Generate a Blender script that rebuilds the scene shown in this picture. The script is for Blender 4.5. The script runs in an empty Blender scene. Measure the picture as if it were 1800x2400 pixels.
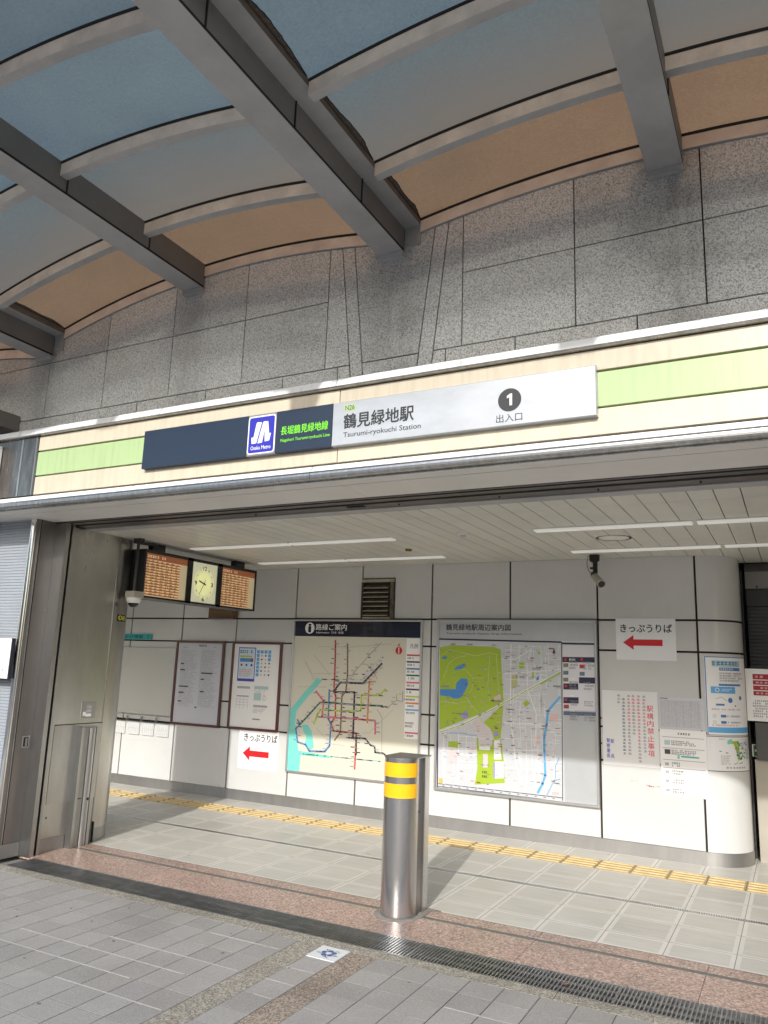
import bpy, math, random
from mathutils import Matrix, Vector, Euler
rad = math.radians
SC = bpy.context.scene
COL = SC.collection

# ------------------------------------------------------------------ camera
R = [[0.88480888, 0.061218151, 0.461915126], [0.464704206, -0.188498863, -0.865169451], [0.034106402, 0.980163515, -0.1952338]]
cam = bpy.data.cameras.new('camera')
cam_o = bpy.data.objects.new('camera', cam); COL.objects.link(cam_o)
M3 = Matrix(R)
cam_o.matrix_world = Matrix.Translation((0, 0, 1.5)) @ M3.to_4x4()
cam.sensor_fit = 'VERTICAL'; cam.sensor_height = 24.0
cam.lens = 1802.8 / 2400 * 24.0
cam.clip_start = 0.05; cam.clip_end = 2000
SC.camera = cam_o

# ------------------------------------------------------------------ light
SUN_DIR = Vector((0.20, -1.0, 0.53)).normalized()      # towards the sun
elev = math.asin(SUN_DIR.z); azim = math.atan2(SUN_DIR.x, SUN_DIR.y)
w = bpy.data.worlds.new('World'); SC.world = w; w.use_nodes = True
nt = w.node_tree
sky = nt.nodes.new('ShaderNodeTexSky'); sky.sky_type = 'NISHITA'; sky.sun_disc = False
sky.sun_elevation = elev; sky.sun_rotation = azim; sky.air_density = 1.0; sky.dust_density = 2.0
bg = nt.nodes['Background']; bg.inputs['Strength'].default_value = 0.15
nt.links.new(sky.outputs[0], bg.inputs[0])
sun = bpy.data.lights.new('sun', 'SUN'); sun.energy = 2.0; sun.angle = rad(0.9); sun.color = (1.0, 0.98, 0.945)
sun_o = bpy.data.objects.new('sun', sun); COL.objects.link(sun_o)
sun_o.rotation_euler = SUN_DIR.to_track_quat('Z', 'Y').to_euler()
SC.view_settings.view_transform = 'Standard'; SC.view_settings.look = 'None'
SC.view_settings.exposure = 0.70; SC.view_settings.gamma = 1.0
SC.cycles.max_bounces = 8; SC.cycles.diffuse_bounces = 5; SC.cycles.glossy_bounces = 4
SC.cycles.transparent_max_bounces = 8

# ------------------------------------------------------------------ materials
def lin(c):
    if isinstance(c, str):
        c = [int(c[i:i+2], 16) / 255 for i in (0, 2, 4)]
        return tuple(((v + 0.055) / 1.055) ** 2.4 if v > 0.04045 else v / 12.92 for v in c)
    return tuple(c)
MATS = {}
def mat(name, col, rough=0.5, metal=0.0, var=0.0, vscale=8.0, vstretch=(1, 1, 1), bump=0.0, bscale=60.0,
        col2=None, emis=0.0, coat=0.0, tint=False, spec=0.5, detail=6.0, rvar=0.0, aniso=0.0, lo=0.36, hi=0.66, spots=0.0, spot_scale=9.0):
    m = bpy.data.materials.new(name); m.use_nodes = True
    n = m.node_tree.nodes; l = m.node_tree.links; b = n['Principled BSDF']
    c = lin(col)
    b.inputs['Base Color'].default_value = (*c, 1); b.inputs['Roughness'].default_value = rough
    b.inputs['Metallic'].default_value = metal; b.inputs['Specular IOR Level'].default_value = spec
    b.inputs['Coat Weight'].default_value = coat; b.inputs['Coat Roughness'].default_value = 0.04 if coat >= 0.5 else 0.12
    if aniso: b.inputs['Anisotropic'].default_value = aniso
    tc = n.new('ShaderNodeTexCoord'); mp = n.new('ShaderNodeMapping'); mp.inputs['Scale'].default_value = vstretch
    l.new(tc.outputs['Object'], mp.inputs[0])
    src = None
    if var > 0 or col2:
        no = n.new('ShaderNodeTexNoise'); no.inputs['Scale'].default_value = vscale; no.inputs['Detail'].default_value = detail
        no.inputs['Roughness'].default_value = 0.65
        l.new(mp.outputs[0], no.inputs[0])
        mx = n.new('ShaderNodeMix'); mx.data_type = 'RGBA'
        c2 = lin(col2) if col2 else tuple(v * (1 - var) for v in c)
        mx.inputs[6].default_value = (*c, 1); mx.inputs[7].default_value = (*c2, 1)
        cr = n.new('ShaderNodeMapRange'); cr.inputs[1].default_value = lo; cr.inputs[2].default_value = hi
        l.new(no.outputs[0], cr.inputs[0]); l.new(cr.outputs[0], mx.inputs[0])
        src = mx.outputs[2]
        if rvar:
            rr = n.new('ShaderNodeMapRange'); rr.inputs[3].default_value = rough; rr.inputs[4].default_value = rough + rvar
            l.new(no.outputs[0], rr.inputs[0]); l.new(rr.outputs[0], b.inputs['Roughness'])
    if spots:                                      # trodden gum, drips and scuffs
        def blot(sc, a0, a1, amt, s_in):
            n2 = n.new('ShaderNodeTexNoise'); n2.inputs['Scale'].default_value = sc; n2.inputs['Detail'].default_value = 3; l.new(tc.outputs['Object'], n2.inputs[0])
            r2 = n.new('ShaderNodeMapRange'); r2.inputs[1].default_value = a0; r2.inputs[2].default_value = a1; r2.inputs[4].default_value = amt; l.new(n2.outputs[0], r2.inputs[0])
            m2 = n.new('ShaderNodeMix'); m2.data_type = 'RGBA'; m2.inputs[7].default_value = (c[0]*.3, c[1]*.29, c[2]*.27, 1); l.new(r2.outputs[0], m2.inputs[0])
            if s_in: l.new(s_in, m2.inputs[6])
            else: m2.inputs[6].default_value = (*c, 1)
            return m2.outputs[2]
        src = blot(spot_scale, 0.72, 0.76, spots, src); src = blot(spot_scale * 0.12, 0.5, 0.8, spots * 0.5, src)
    if tint:
        at = n.new('ShaderNodeAttribute'); at.attribute_name = 'tint'
        mm = n.new('ShaderNodeMix'); mm.data_type = 'RGBA'; mm.blend_type = 'MULTIPLY'; mm.inputs[0].default_value = 1
        if src: l.new(src, mm.inputs[6])
        else: mm.inputs[6].default_value = (*c, 1)
        l.new(at.outputs['Color'], mm.inputs[7]); src = mm.outputs[2]
    if src: l.new(src, b.inputs['Base Color'])
    if bump > 0:
        nb = n.new('ShaderNodeTexNoise'); nb.inputs['Scale'].default_value = bscale; nb.inputs['Detail'].default_value = 4
        l.new(mp.outputs[0], nb.inputs[0])
        bp = n.new('ShaderNodeBump'); bp.inputs['Strength'].default_value = bump; bp.inputs['Distance'].default_value = 0.01
        l.new(nb.outputs[0], bp.inputs['Height']); l.new(bp.outputs[0], b.inputs['Normal'])
    if emis > 0:
        b.inputs['Emission Color'].default_value = (*c, 1); b.inputs['Emission Strength'].default_value = emis
    MATS[name] = m
    return m
def speckle(name, cols, scale, rough=0.6, stain=0.25, bump=0.2, stain_col=(0.05, 0.045, 0.04), tint=False, stain_scale=(1.2, 1.2, 0.5), drips=()):
    """granite / exposed aggregate: random grains plus large soft weathering"""
    m = bpy.data.materials.new(name); m.use_nodes = True
    n = m.node_tree.nodes; l = m.node_tree.links; b = n['Principled BSDF']; b.inputs['Roughness'].default_value = rough
    tc = n.new('ShaderNodeTexCoord')
    v = n.new('ShaderNodeTexVoronoi'); v.inputs['Scale'].default_value = scale; l.new(tc.outputs['Object'], v.inputs[0])
    sp = n.new('ShaderNodeSeparateColor'); l.new(v.outputs['Color'], sp.inputs[0])
    cr = n.new('ShaderNodeValToRGB'); cr.color_ramp.interpolation = 'CONSTANT'
    e = cr.color_ramp.elements
    while len(e) < len(cols): e.new(0.5)
    for i, c in enumerate(cols): e[i].position = i / len(cols); e[i].color = (*lin(c), 1)
    l.new(sp.outputs[0], cr.inputs[0])
    mp = n.new('ShaderNodeMapping'); mp.inputs['Scale'].default_value = stain_scale; l.new(tc.outputs['Object'], mp.inputs[0])
    no = n.new('ShaderNodeTexNoise'); no.inputs['Scale'].default_value = 1.6; no.inputs['Detail'].default_value = 7; l.new(mp.outputs[0], no.inputs[0])
    mr = n.new('ShaderNodeMapRange'); mr.inputs[1].default_value = 0.45; mr.inputs[2].default_value = 0.72; mr.inputs[4].default_value = stain
    l.new(no.outputs[0], mr.inputs[0])
    mx = n.new('ShaderNodeMix'); mx.data_type = 'RGBA'; mx.inputs[7].default_value = (*stain_col, 1)
    l.new(cr.outputs[0], mx.inputs[6]); l.new(mr.outputs[0], mx.inputs[0]); src = mx.outputs[2]
    if drips:                                      # rain stains running down below the beam ends
        sx = n.new('ShaderNodeSeparateXYZ'); l.new(tc.outputs['Object'], sx.inputs[0])
        mpd = n.new('ShaderNodeMapping'); mpd.inputs['Scale'].default_value = (9, 1, 1.6); l.new(tc.outputs['Object'], mpd.inputs[0])
        nd = n.new('ShaderNodeTexNoise'); nd.inputs['Scale'].default_value = 1.5; nd.inputs['Detail'].default_value = 6; l.new(mpd.outputs[0], nd.inputs[0])
        for dx, dw, amt in drips:
            s1 = n.new('ShaderNodeMath'); s1.operation = 'SUBTRACT'; s1.inputs[1].default_value = dx; l.new(sx.outputs[0], s1.inputs[0])
            s2 = n.new('ShaderNodeMath'); s2.operation = 'ABSOLUTE'; l.new(s1.outputs[0], s2.inputs[0])
            s3 = n.new('ShaderNodeMapRange'); s3.interpolation_type = 'SMOOTHSTEP'; s3.inputs[1].default_value = 0.0; s3.inputs[2].default_value = dw; s3.inputs[3].default_value = amt; s3.inputs[4].default_value = 0.0; l.new(s2.outputs[0], s3.inputs[0])
            s4 = n.new('ShaderNodeMath'); s4.operation = 'MULTIPLY'; l.new(s3.outputs[0], s4.inputs[0]); l.new(nd.outputs[0], s4.inputs[1])
            m4 = n.new('ShaderNodeMix'); m4.data_type = 'RGBA'; m4.inputs[7].default_value = (0.09, 0.08, 0.07, 1); l.new(s4.outputs[0], m4.inputs[0]); l.new(src, m4.inputs[6]); src = m4.outputs[2]
    if tint:
        at = n.new('ShaderNodeAttribute'); at.attribute_name = 'tint'
        mm = n.new('ShaderNodeMix'); mm.data_type = 'RGBA'; mm.blend_type = 'MULTIPLY'; mm.inputs[0].default_value = 1
        l.new(src, mm.inputs[6]); l.new(at.outputs['Color'], mm.inputs[7]); src = mm.outputs[2]
    l.new(src, b.inputs['Base Color'])
    bp = n.new('ShaderNodeBump'); bp.inputs['Strength'].default_value = bump; bp.inputs['Distance'].default_value = 0.004
    l.new(sp.outputs[1], bp.inputs['Height']); l.new(bp.outputs[0], b.inputs['Normal'])
    MATS[name] = m
    return m
def pane_mat(name, tr, body, clear, amount, tr2=None, y0=0, y1=1):
    """old translucent roof sheet: scatters daylight through, a little clear transmission, faint gloss"""
    m = bpy.data.materials.new(name); m.use_nodes = True
    n = m.node_tree.nodes; l = m.node_tree.links; out = n['Material Output']; n.remove(n['Principled BSDF'])
    tc = n.new('ShaderNodeTexCoord'); no = n.new('ShaderNodeTexNoise'); no.inputs['Scale'].default_value = 1.3; no.inputs['Detail'].default_value = 8
    no.inputs['Roughness'].default_value = 0.7
    l.new(tc.outputs['Object'], no.inputs[0])
    mx = n.new('ShaderNodeMix'); mx.data_type = 'RGBA'; mx.inputs[6].default_value = (*tr, 1); mx.inputs[7].default_value = (*[v * 0.80 for v in tr], 1)
    mr = n.new('ShaderNodeMapRange'); mr.inputs[1].default_value = 0.35; mr.inputs[2].default_value = 0.7
    l.new(no.outputs[0], mr.inputs[0]); l.new(mr.outputs[0], mx.inputs[0])
    fn_ = n.new('ShaderNodeTexNoise'); fn_.inputs['Scale'].default_value = 70; fn_.inputs['Detail'].default_value = 5; fn_.inputs['Roughness'].default_value = 0.8; l.new(tc.outputs['Object'], fn_.inputs[0])
    fr_ = n.new('ShaderNodeMapRange'); fr_.inputs[1].default_value = 0.3; fr_.inputs[2].default_value = 0.7; fr_.inputs[3].default_value = 0.78; fr_.inputs[4].default_value = 1.22; l.new(fn_.outputs[0], fr_.inputs[0])
    mf = n.new('ShaderNodeMix'); mf.data_type = 'RGBA'; mf.blend_type = 'MULTIPLY'; mf.inputs[0].default_value = 1; l.new(mx.outputs[2], mf.inputs[6]); l.new(fr_.outputs[0], mf.inputs[7])
    src = mf.outputs[2]
    if tr2:                                        # warm light near the wall, painted as brown towards that end
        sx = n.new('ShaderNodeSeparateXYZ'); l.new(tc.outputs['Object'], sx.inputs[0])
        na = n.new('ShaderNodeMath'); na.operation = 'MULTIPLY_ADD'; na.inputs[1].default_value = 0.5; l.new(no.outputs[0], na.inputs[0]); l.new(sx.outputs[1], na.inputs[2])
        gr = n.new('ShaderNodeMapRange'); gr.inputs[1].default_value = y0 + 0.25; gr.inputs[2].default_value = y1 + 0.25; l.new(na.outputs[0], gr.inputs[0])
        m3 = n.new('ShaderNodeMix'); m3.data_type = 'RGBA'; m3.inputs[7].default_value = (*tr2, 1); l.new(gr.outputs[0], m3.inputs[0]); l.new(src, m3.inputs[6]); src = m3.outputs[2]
    t = n.new('ShaderNodeBsdfTranslucent'); l.new(src, t.inputs[0])
    d = n.new('ShaderNodeBsdfDiffuse'); d.inputs[0].default_value = (*body, 1)
    a = n.new('ShaderNodeAddShader'); l.new(t.outputs[0], a.inputs[0]); l.new(d.outputs[0], a.inputs[1])
    c = n.new('ShaderNodeBsdfTransparent'); c.inputs[0].default_value = (*clear, 1)
    m1 = n.new('ShaderNodeMixShader'); m1.inputs[0].default_value = amount; l.new(a.outputs[0], m1.inputs[1]); l.new(c.outputs[0], m1.inputs[2])
    g = n.new('ShaderNodeBsdfGlossy'); g.inputs['Roughness'].default_value = 0.3; g.inputs[0].default_value = (0.8, 0.8, 0.8, 1)
    m2 = n.new('ShaderNodeMixShader'); fr = n.new('ShaderNodeFresnel'); fr.inputs[0].default_value = 1.4
    l.new(fr.outputs[0], m2.inputs[0]); l.new(m1.outputs[0], m2.inputs[1]); l.new(g.outputs[0], m2.inputs[2])
    l.new(m2.outputs[0], out.inputs[0]); MATS[name] = m
    return m

# ------------------------------------------------------------------ mesh builder
class MB:
    def __init__(s): s.v = []; s.f = []; s.m = []; s.t = []; s.names = []; s.smooth = []
    def mi(s, name):
        if name not in s.names: s.names.append(name)
        return s.names.index(name)
    def face(s, pts, mt, tint=1.0, sm=False):
        k = len(s.v); s.v += [tuple(p) for p in pts]; s.f.append(tuple(range(k, k + len(pts)))); s.m.append(s.mi(mt)); s.t.append(tint); s.smooth.append(sm)
    def box(s, x0, x1, y0, y1, z0, z1, mt, tint=1.0, skip=''):
        if x0 > x1: x0, x1 = x1, x0
        if y0 > y1: y0, y1 = y1, y0
        if z0 > z1: z0, z1 = z1, z0
        P = [(x0,y0,z0),(x1,y0,z0),(x1,y1,z0),(x0,y1,z0),(x0,y0,z1),(x1,y0,z1),(x1,y1,z1),(x0,y1,z1)]
        for k, q in dict(b=(3,2,1,0), t=(4,5,6,7), f=(0,1,5,4), r=(1,2,6,5), k=(2,3,7,6), l=(3,0,4,7)).items():
            if k not in skip: s.face([P[i] for i in q], mt, tint)
    def bbox(s, x0, x1, y0, y1, z0, z1, mt, b=0.004, tint=1.0):
        """box with bevelled front (-y) edges"""
        s.face([(x0+b,y0,z0+b),(x1-b,y0,z0+b),(x1-b,y0,z1-b),(x0+b,y0,z1-b)], mt, tint)
        F = [(x0+b,y0,z0+b),(x1-b,y0,z0+b),(x1-b,y0,z1-b),(x0+b,y0,z1-b)]; G = [(x0,y0+b,z0),(x1,y0+b,z0),(x1,y0+b,z1),(x0,y0+b,z1)]; K = [(x,y1,z) for x,y,z in G]
        for i in range(4):
            j = (i+1) % 4
            s.face([G[i],G[j],F[j],F[i]], mt, tint); s.face([K[i],K[j],G[j],G[i]], mt, tint)
    def prism(s, pts, fn, d0, d1, mt, tint=1.0):
        """closed outline pts (2D) mapped by fn(u,v,depth), between two depths"""
        n = len(pts); a = [fn(u, v, d0) for u, v in pts]; b = [fn(u, v, d1) for u, v in pts]
        s.face(a, mt, tint); s.face(b[::-1], mt, tint)
        for i in range(n): s.face([a[i], b[i], b[(i+1) % n], a[(i+1) % n]], mt, tint)
    def extr(s, prof, x0, x1, mt, closed=False, sm=False, tint=1.0):
        """profile of (y,z) swept along x"""
        n = len(prof)
        for i in range(n if closed else n - 1):
            (y0, z0), (y1, z1) = prof[i], prof[(i+1) % n]
            s.face([(x0,y0,z0),(x1,y0,z0),(x1,y1,z1),(x0,y1,z1)], mt, tint, sm)
        if closed:
            s.face([(x0,y,z) for y, z in prof], mt, tint); s.face([(x1,y,z) for y, z in prof][::-1], mt, tint)
    def wall(s, plan, z0, z1, mt, closed=False, sm=True, tint=1.0, rows=1):
        """plan of (x,y) extruded upright"""
        n = len(plan)
        for i in range(n if closed else n - 1):
            (a, b), (c, d) = plan[i], plan[(i+1) % n]
            s.face([(a,b,z0),(c,d,z0),(c,d,z1),(a,b,z1)], mt, tint, sm)
        if closed:
            s.face([(x,y,z1) for x, y in plan], mt, tint); s.face([(x,y,z0) for x, y in plan][::-1], mt, tint)
    def cyl(s, p0, p1, r0, r1, mt, n=20, cap=True, sm=True):
        p0 = Vector(p0); p1 = Vector(p1); d = (p1 - p0).normalized()
        u = d.orthogonal().normalized(); w_ = d.cross(u)
        A = [p0 + (u*math.cos(t)+w_*math.sin(t))*r0 for t in [2*math.pi*i/n for i in range(n)]]
        B = [p1 + (u*math.cos(t)+w_*math.sin(t))*r1 for t in [2*math.pi*i/n for i in range(n)]]
        for i in range(n): s.face([A[i],A[(i+1)%n],B[(i+1)%n],B[i]], mt, 1.0, sm)
        if cap: s.face(A[::-1], mt); s.face(B, mt)
    def stroke(s, pts, wd, fn, d, mt):
        """flat ribbon along a 2D polyline"""
        for i in range(len(pts) - 1):
            (a, b), (c, e) = pts[i], pts[i+1]; L = math.hypot(c-a, e-b)
            if L < 1e-6: continue
            nx, ny = -(e-b)/L*wd/2, (c-a)/L*wd/2; ex, ey = (c-a)/L*wd*0.3, (e-b)/L*wd*0.3
            s.face([fn(a+nx-ex,b+ny-ey,d), fn(a-nx-ex,b-ny-ey,d), fn(c-nx+ex,e-ny+ey,d), fn(c+nx+ex,e+ny+ey,d)], mt)
    def disc(s, cx, cy, r, fn, d, mt, n=28, r2=0):
        if r2:
            for i in range(n):
                t, q = 2*math.pi*i/n, 2*math.pi*(i+1)/n
                s.face([fn(cx+r*math.cos(t),cy+r*math.sin(t),d),fn(cx+r*math.cos(q),cy+r*math.sin(q),d),fn(cx+r2*math.cos(q),cy+r2*math.sin(q),d),fn(cx+r2*math.cos(t),cy+r2*math.sin(t),d)], mt)
        else: s.face([fn(cx+r*math.cos(2*math.pi*i/n), cy+r*math.sin(2*math.pi*i/n), d) for i in range(n)], mt)
    def rect(s, u0, v0, u1, v1, fn, d, mt): s.face([fn(u0,v0,d),fn(u1,v0,d),fn(u1,v1,d),fn(u0,v1,d)], mt)
    def text(s, body, u0, v0, u1, v1, fn, d, mt, bold=0.0, keep=False):
        """lettering fitted into the rectangle u0..u1, v0..v1"""
        V, F = glyphs(body, 0)
        if not V: return
        if bold > 0:
            dd = bold * abs(v1-v0) * 1.0
            for du, dv in ((dd, 0), (-dd, 0), (0, dd), (0, -dd)): s.text(body, u0+du, v0+dv, u1+du, v1+dv, fn, d - 0.00015*(1 if du else 2), mt, 0)
        xs = [p[0] for p in V]; ys = [p[1] for p in V]
        sx = (u1-u0)/(max(xs)-min(xs)); sy = (v1-v0)/(max(ys)-min(ys))
        if keep: sx = sy if sx > 0 else -sy
        mx_, my_ = min(xs), min(ys); k = len(s.v)
        s.v += [tuple(fn(u0+(p[0]-mx_)*sx, v0+(p[1]-my_)*sy, d)) for p in V]
        for f in F: s.f.append(tuple(k+i for i in f)); s.m.append(s.mi(mt)); s.t.append(1.0); s.smooth.append(False)
    def build(s, name, parent=None, **tags):
        me = bpy.data.meshes.new(name); me.from_pydata(s.v, [], s.f)
        for nm in s.names: me.materials.append(MATS[nm])
        me.polygons.foreach_set('material_index', s.m); me.polygons.foreach_set('use_smooth', s.smooth)
        if any(not (isinstance(t, float) and t == 1.0) for t in s.t):
            ca = me.color_attributes.new('tint', 'FLOAT_COLOR', 'CORNER'); data = []
            for f, t in zip(s.f, s.t):
                t = (t, t, t) if isinstance(t, float) else t
                data += list((*t, 1.0)) * len(f)
            ca.data.foreach_set('color', data)
        elif s.f:
            ca = me.color_attributes.new('tint', 'FLOAT_COLOR', 'CORNER'); ca.data.foreach_set('color', [1.0] * (4 * len(me.loops)))
        if any(s.smooth):
            import bmesh
            bm = bmesh.new(); bm.from_mesh(me); bmesh.ops.remove_doubles(bm, verts=bm.verts, dist=1e-5)
            for e in bm.edges:
                if len(e.link_faces) == 2 and e.calc_face_angle(0) > rad(40): e.smooth = False
            bm.to_mesh(me); bm.free()
        me.update()
        o = bpy.data.objects.new(name, me); COL.objects.link(o)
        if parent: o.parent = parent
        for k, v in tags.items(): o[k] = v
        return o
_gl = {}
def glyphs(body, bold):
    key = (body, bold)
    if key not in _gl:
        c = bpy.data.curves.new('lettering', 'FONT'); c.body = body; c.offset = bold; c.resolution_u = 3
        o = bpy.data.objects.new('lettering', c); COL.objects.link(o)
        bpy.context.view_layer.update()
        me = o.evaluated_get(bpy.context.evaluated_depsgraph_get()).to_mesh()
        _gl[key] = ([tuple(v.co) for v in me.vertices], [tuple(p.vertices) for p in me.polygons])
        bpy.data.objects.remove(o); bpy.data.curves.remove(c)
    return _gl[key]
def thing(name, label, cat, loc=(0, 0, 0), group=None):
    o = bpy.data.objects.new(name, None); COL.objects.link(o); o.location = loc; o.empty_display_size = 0.1
    o['label'] = label; o['category'] = cat
    if group: o['group'] = group
    bpy.context.view_layer.update()
    return o
def att(root, *objs):
    """parent parts that were modelled in world coordinates, keeping them where they are"""
    for o in objs:
        o.parent = root; o.matrix_parent_inverse = Matrix.Translation(root.location).inverted()
def tag(o, label, cat, group=None):
    o['label'] = label; o['category'] = cat
    if group: o['group'] = group
    return o
def scrib(b, u0, v0, u1, v1, rows, fn, d, mt, seed=0, cw=None, fill=0.6, gap=0.12, ragged=0.35):
    """rows of tiny printed marks: text too small to read in the photograph"""
    rnd = random.Random(seed); h = (v1 - v0) / rows
    cw = cw or abs(h) * 0.7
    for r in range(rows):
        a = v1 - h * r - h * (1 - fill) / 2; c = a - h * fill; u = u0
        end = u1 - (u1 - u0) * rnd.random() * ragged
        while u < end - cw * 0.5:
            if rnd.random() > gap:
                wv = cw * rnd.uniform(0.55, 0.85); k = rnd.random()
                b.rect(u, c, u + wv, c + (a-c)*0.32, fn, d, mt)
                b.rect(u + wv*0.1*k, c + (a-c)*0.6, u + wv, a, fn, d, mt)
                b.rect(u + wv*0.3, c, u + wv*0.55, a, fn, d + 0.0002, mt)
            u += cw
FR = lambda yy: (lambda u, v, d: (u, yy - d, v))        # a face towards -y
FX = lambda xx: (lambda u, v, d: (xx + d, u, v))        # a face towards +x
# ------------------------------------------------------------------ palette
mat('steel', (0.52, 0.515, 0.50), 0.26, 1.0, var=0.18, vscale=5, vstretch=(1, 1, 0.25), rvar=0.14, bump=0.012, bscale=90)
mat('steel_panel', (0.54, 0.525, 0.49), 0.24, 1.0, var=0.22, vscale=3, vstretch=(1, 1, 0.3), rvar=0.1)
mat('chrome', (0.85, 0.85, 0.84), 0.12, 1.0)
mat('steel_front', (0.32, 0.30, 0.285), 0.34, 1.0, var=0.2, vscale=4, vstretch=(1, 1, 0.3), rvar=0.1)
mat('mirror_steel', (0.30, 0.275, 0.25), 0.22, 1.0, var=0.4, vscale=7, vstretch=(3, 1, .6), rvar=0.12)
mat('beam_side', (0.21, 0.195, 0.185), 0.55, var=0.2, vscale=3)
mat('steel_soft', (0.45, 0.445, 0.435), 0.42, 1.0, var=0.2, vscale=4, vstretch=(1, 1, 0.3), rvar=0.12)
mat('steel_trim', (0.62, 0.62, 0.61), 0.16, 1.0, var=0.35, vscale=9, vstretch=(3, 1, 0.6), rvar=0.3)
mat('steel_bollard', (0.62, 0.615, 0.61), 0.2, 1.0, var=0.12, vscale=5, vstretch=(1, 1, 0.25), rvar=0.1, detail=5)
mat('dark_metal', (0.075, 0.07, 0.066), 0.4, 0.6, var=0.3, vscale=20)
mat('housing', (0.12, 0.11, 0.105), 0.45, 0.5, var=0.3, vscale=6, vstretch=(0.6, 1, 1))
mat('black', (0.012, 0.012, 0.012), 0.6)
mat('black_gloss', (0.014, 0.014, 0.016), 0.25)
mat('mortar', (0.30, 0.285, 0.26), 0.9, var=0.3, vscale=20)
mat('gap', (0.022, 0.021, 0.02), 0.9)
mat('enamel', (0.64, 0.645, 0.635), 0.22, var=0.05, vscale=2.5, coat=0.3, tint=True)
mat('enamel_mark', (0.50, 0.49, 0.46), 0.5)
mat('scratch_red', (0.42, 0.09, 0.05), 0.7)
mat('trim_sheen', (0.92, 0.95, 0.98), 0.3, 0.25, col2=(0.55, 0.56, 0.57), vscale=10, vstretch=(2.5, 1, 0.5), rvar=0.2, lo=.55, hi=.75)  # sunlit sky reflection on the steel trims, put into a pale colour
mat('soffit', (0.78, 0.77, 0.74), 0.5, var=0.08, vscale=2)
mat('plank', (0.66, 0.655, 0.60), 0.42, var=0.07, vscale=3, tint=True)
mat('lamp_cover', (0.9, 0.9, 0.86), 0.3, emis=0.16)
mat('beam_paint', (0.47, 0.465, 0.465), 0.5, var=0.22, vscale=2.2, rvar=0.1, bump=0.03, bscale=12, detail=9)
mat('purlin_lit', (0.95, 0.80, 0.69), 0.55, var=0.28, vscale=5, detail=10)  # peach of warm light on the upright purlin faces, put into the colour
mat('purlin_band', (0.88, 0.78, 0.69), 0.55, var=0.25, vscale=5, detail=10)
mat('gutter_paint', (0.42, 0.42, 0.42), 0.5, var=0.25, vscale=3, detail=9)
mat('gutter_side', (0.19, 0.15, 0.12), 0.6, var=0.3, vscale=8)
mat('seal_and_strip', (0.012, 0.011, 0.010), 0.8)
mat('grime', (0.07, 0.055, 0.042), 0.95, col2=(0.13, 0.11, 0.095), vscale=60, bump=0.6, bscale=80)
speckle('granite', ['dcdedd', 'eaeceb', 'babcbb', 'f2f3f2', 'cfd1d0', 'e3e5e4', 'a3a5a4'], 175, 0.5, stain=0.10, tint=True, bump=0.15, drips=((-0.42, 0.30, 0.75), (-2.1, 0.34, 0.6), (-3.8, 0.26, 0.5), (-5.35, 0.3, 0.6)))
speckle('threshold_stone', ['b0968a', 'c2a698', '867067', 'cfb9ab', 'a98a7c', '94847a', 'bd9e8f'], 100, 0.35, stain=0.22, bump=0.05, tint=True)
speckle('aggregate', ['9b968a', 'aea99c', '87837a', 'b8b3a6', '918d84', '7a7369', 'a39e92'], 150, 0.85, stain=0.35, bump=0.8)
speckle('aggregate_red', ['998d82', 'ab9e91', '857a6f', 'b6aa9c', '8d8074', '756659', 'a19386'], 150, 0.85, stain=0.35, bump=0.8)
speckle('paver', ['9d9b98', 'a5a3a0', '95938f', '9b9996', 'a8a6a3'], 260, 0.8, stain=0.22, bump=0.15, tint=True, stain_scale=(1, 1, 1))
mat('paver_joint', (0.035, 0.034, 0.032), 0.95, col2=(0.16, 0.155, 0.145), vscale=3)
mat('paver_joint_light', (0.5, 0.49, 0.46), 0.9, var=0.2, vscale=20)
mat('tile', (0.57, 0.555, 0.505), 0.4, spots=0.55, var=0.12, vscale=6, vstretch=(0.5, 3, 1), tint=True, detail=10, rvar=0.12)
mat('tile_border', (0.665, 0.65, 0.60), 0.42, var=0.08, vscale=9, tint=True)
mat('tile_joint', (0.19, 0.18, 0.155), 0.9)
mat('yellow_block', (0.66, 0.50, 0.25), 0.55, spots=0.4, var=0.25, vscale=14, tint=True)
mat('grate_steel', (0.62, 0.63, 0.64), 0.36, 1.0, var=0.35, vscale=9)
mat('groove_metal', (0.17, 0.185, 0.17), 0.55, 0.1, var=0.25, vscale=12)
mat('cream', (0.67, 0.595, 0.46), 0.32, col2=(0.53, 0.46, 0.35), vscale=2.4, vstretch=(9.0, 1, 0.7), detail=10, lo=0.46, hi=0.84, tint=True)
mat('green', (0.42, 0.56, 0.28), 0.32, col2=(0.30, 0.42, 0.20), vscale=2.4, vstretch=(9.0, 1, 0.7), detail=10, lo=0.5, hi=0.9)
mat('sign_navy', (0.018, 0.032, 0.062), 0.35, var=0.1, vscale=2)
mat('sign_silver', (0.54, 0.565, 0.59), 0.35, 0.35, var=0.2, vscale=3, vstretch=(0.6, 1, 1.5), detail=10)
mat('logo_blue', (0.03, 0.03, 0.42), 0.3)
mat('logo_white', (0.85, 0.85, 0.87), 0.4)
mat('sign_green', (0.22, 0.80, 0.03), 0.45)
mat('ink_dark', (0.03, 0.032, 0.036), 0.5)
mat('ink', (0.06, 0.06, 0.065), 0.5); mat('ink_mid', (0.25, 0.25, 0.27), 0.5); mat('ink_soft', (0.42, 0.42, 0.44), 0.5)
mat('yellow_band', (0.98, 0.52, 0.008), 0.3, var=0.05, coat=0.4)
mat('paper', (0.86, 0.86, 0.86), 0.5); mat('paper_glossy', (0.84, 0.85, 0.87), 0.18, coat=0.5)
mat('paper_grey', (0.60, 0.61, 0.66), 0.45)
mat('paper_blue', (0.60, 0.72, 0.84), 0.45)
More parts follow.
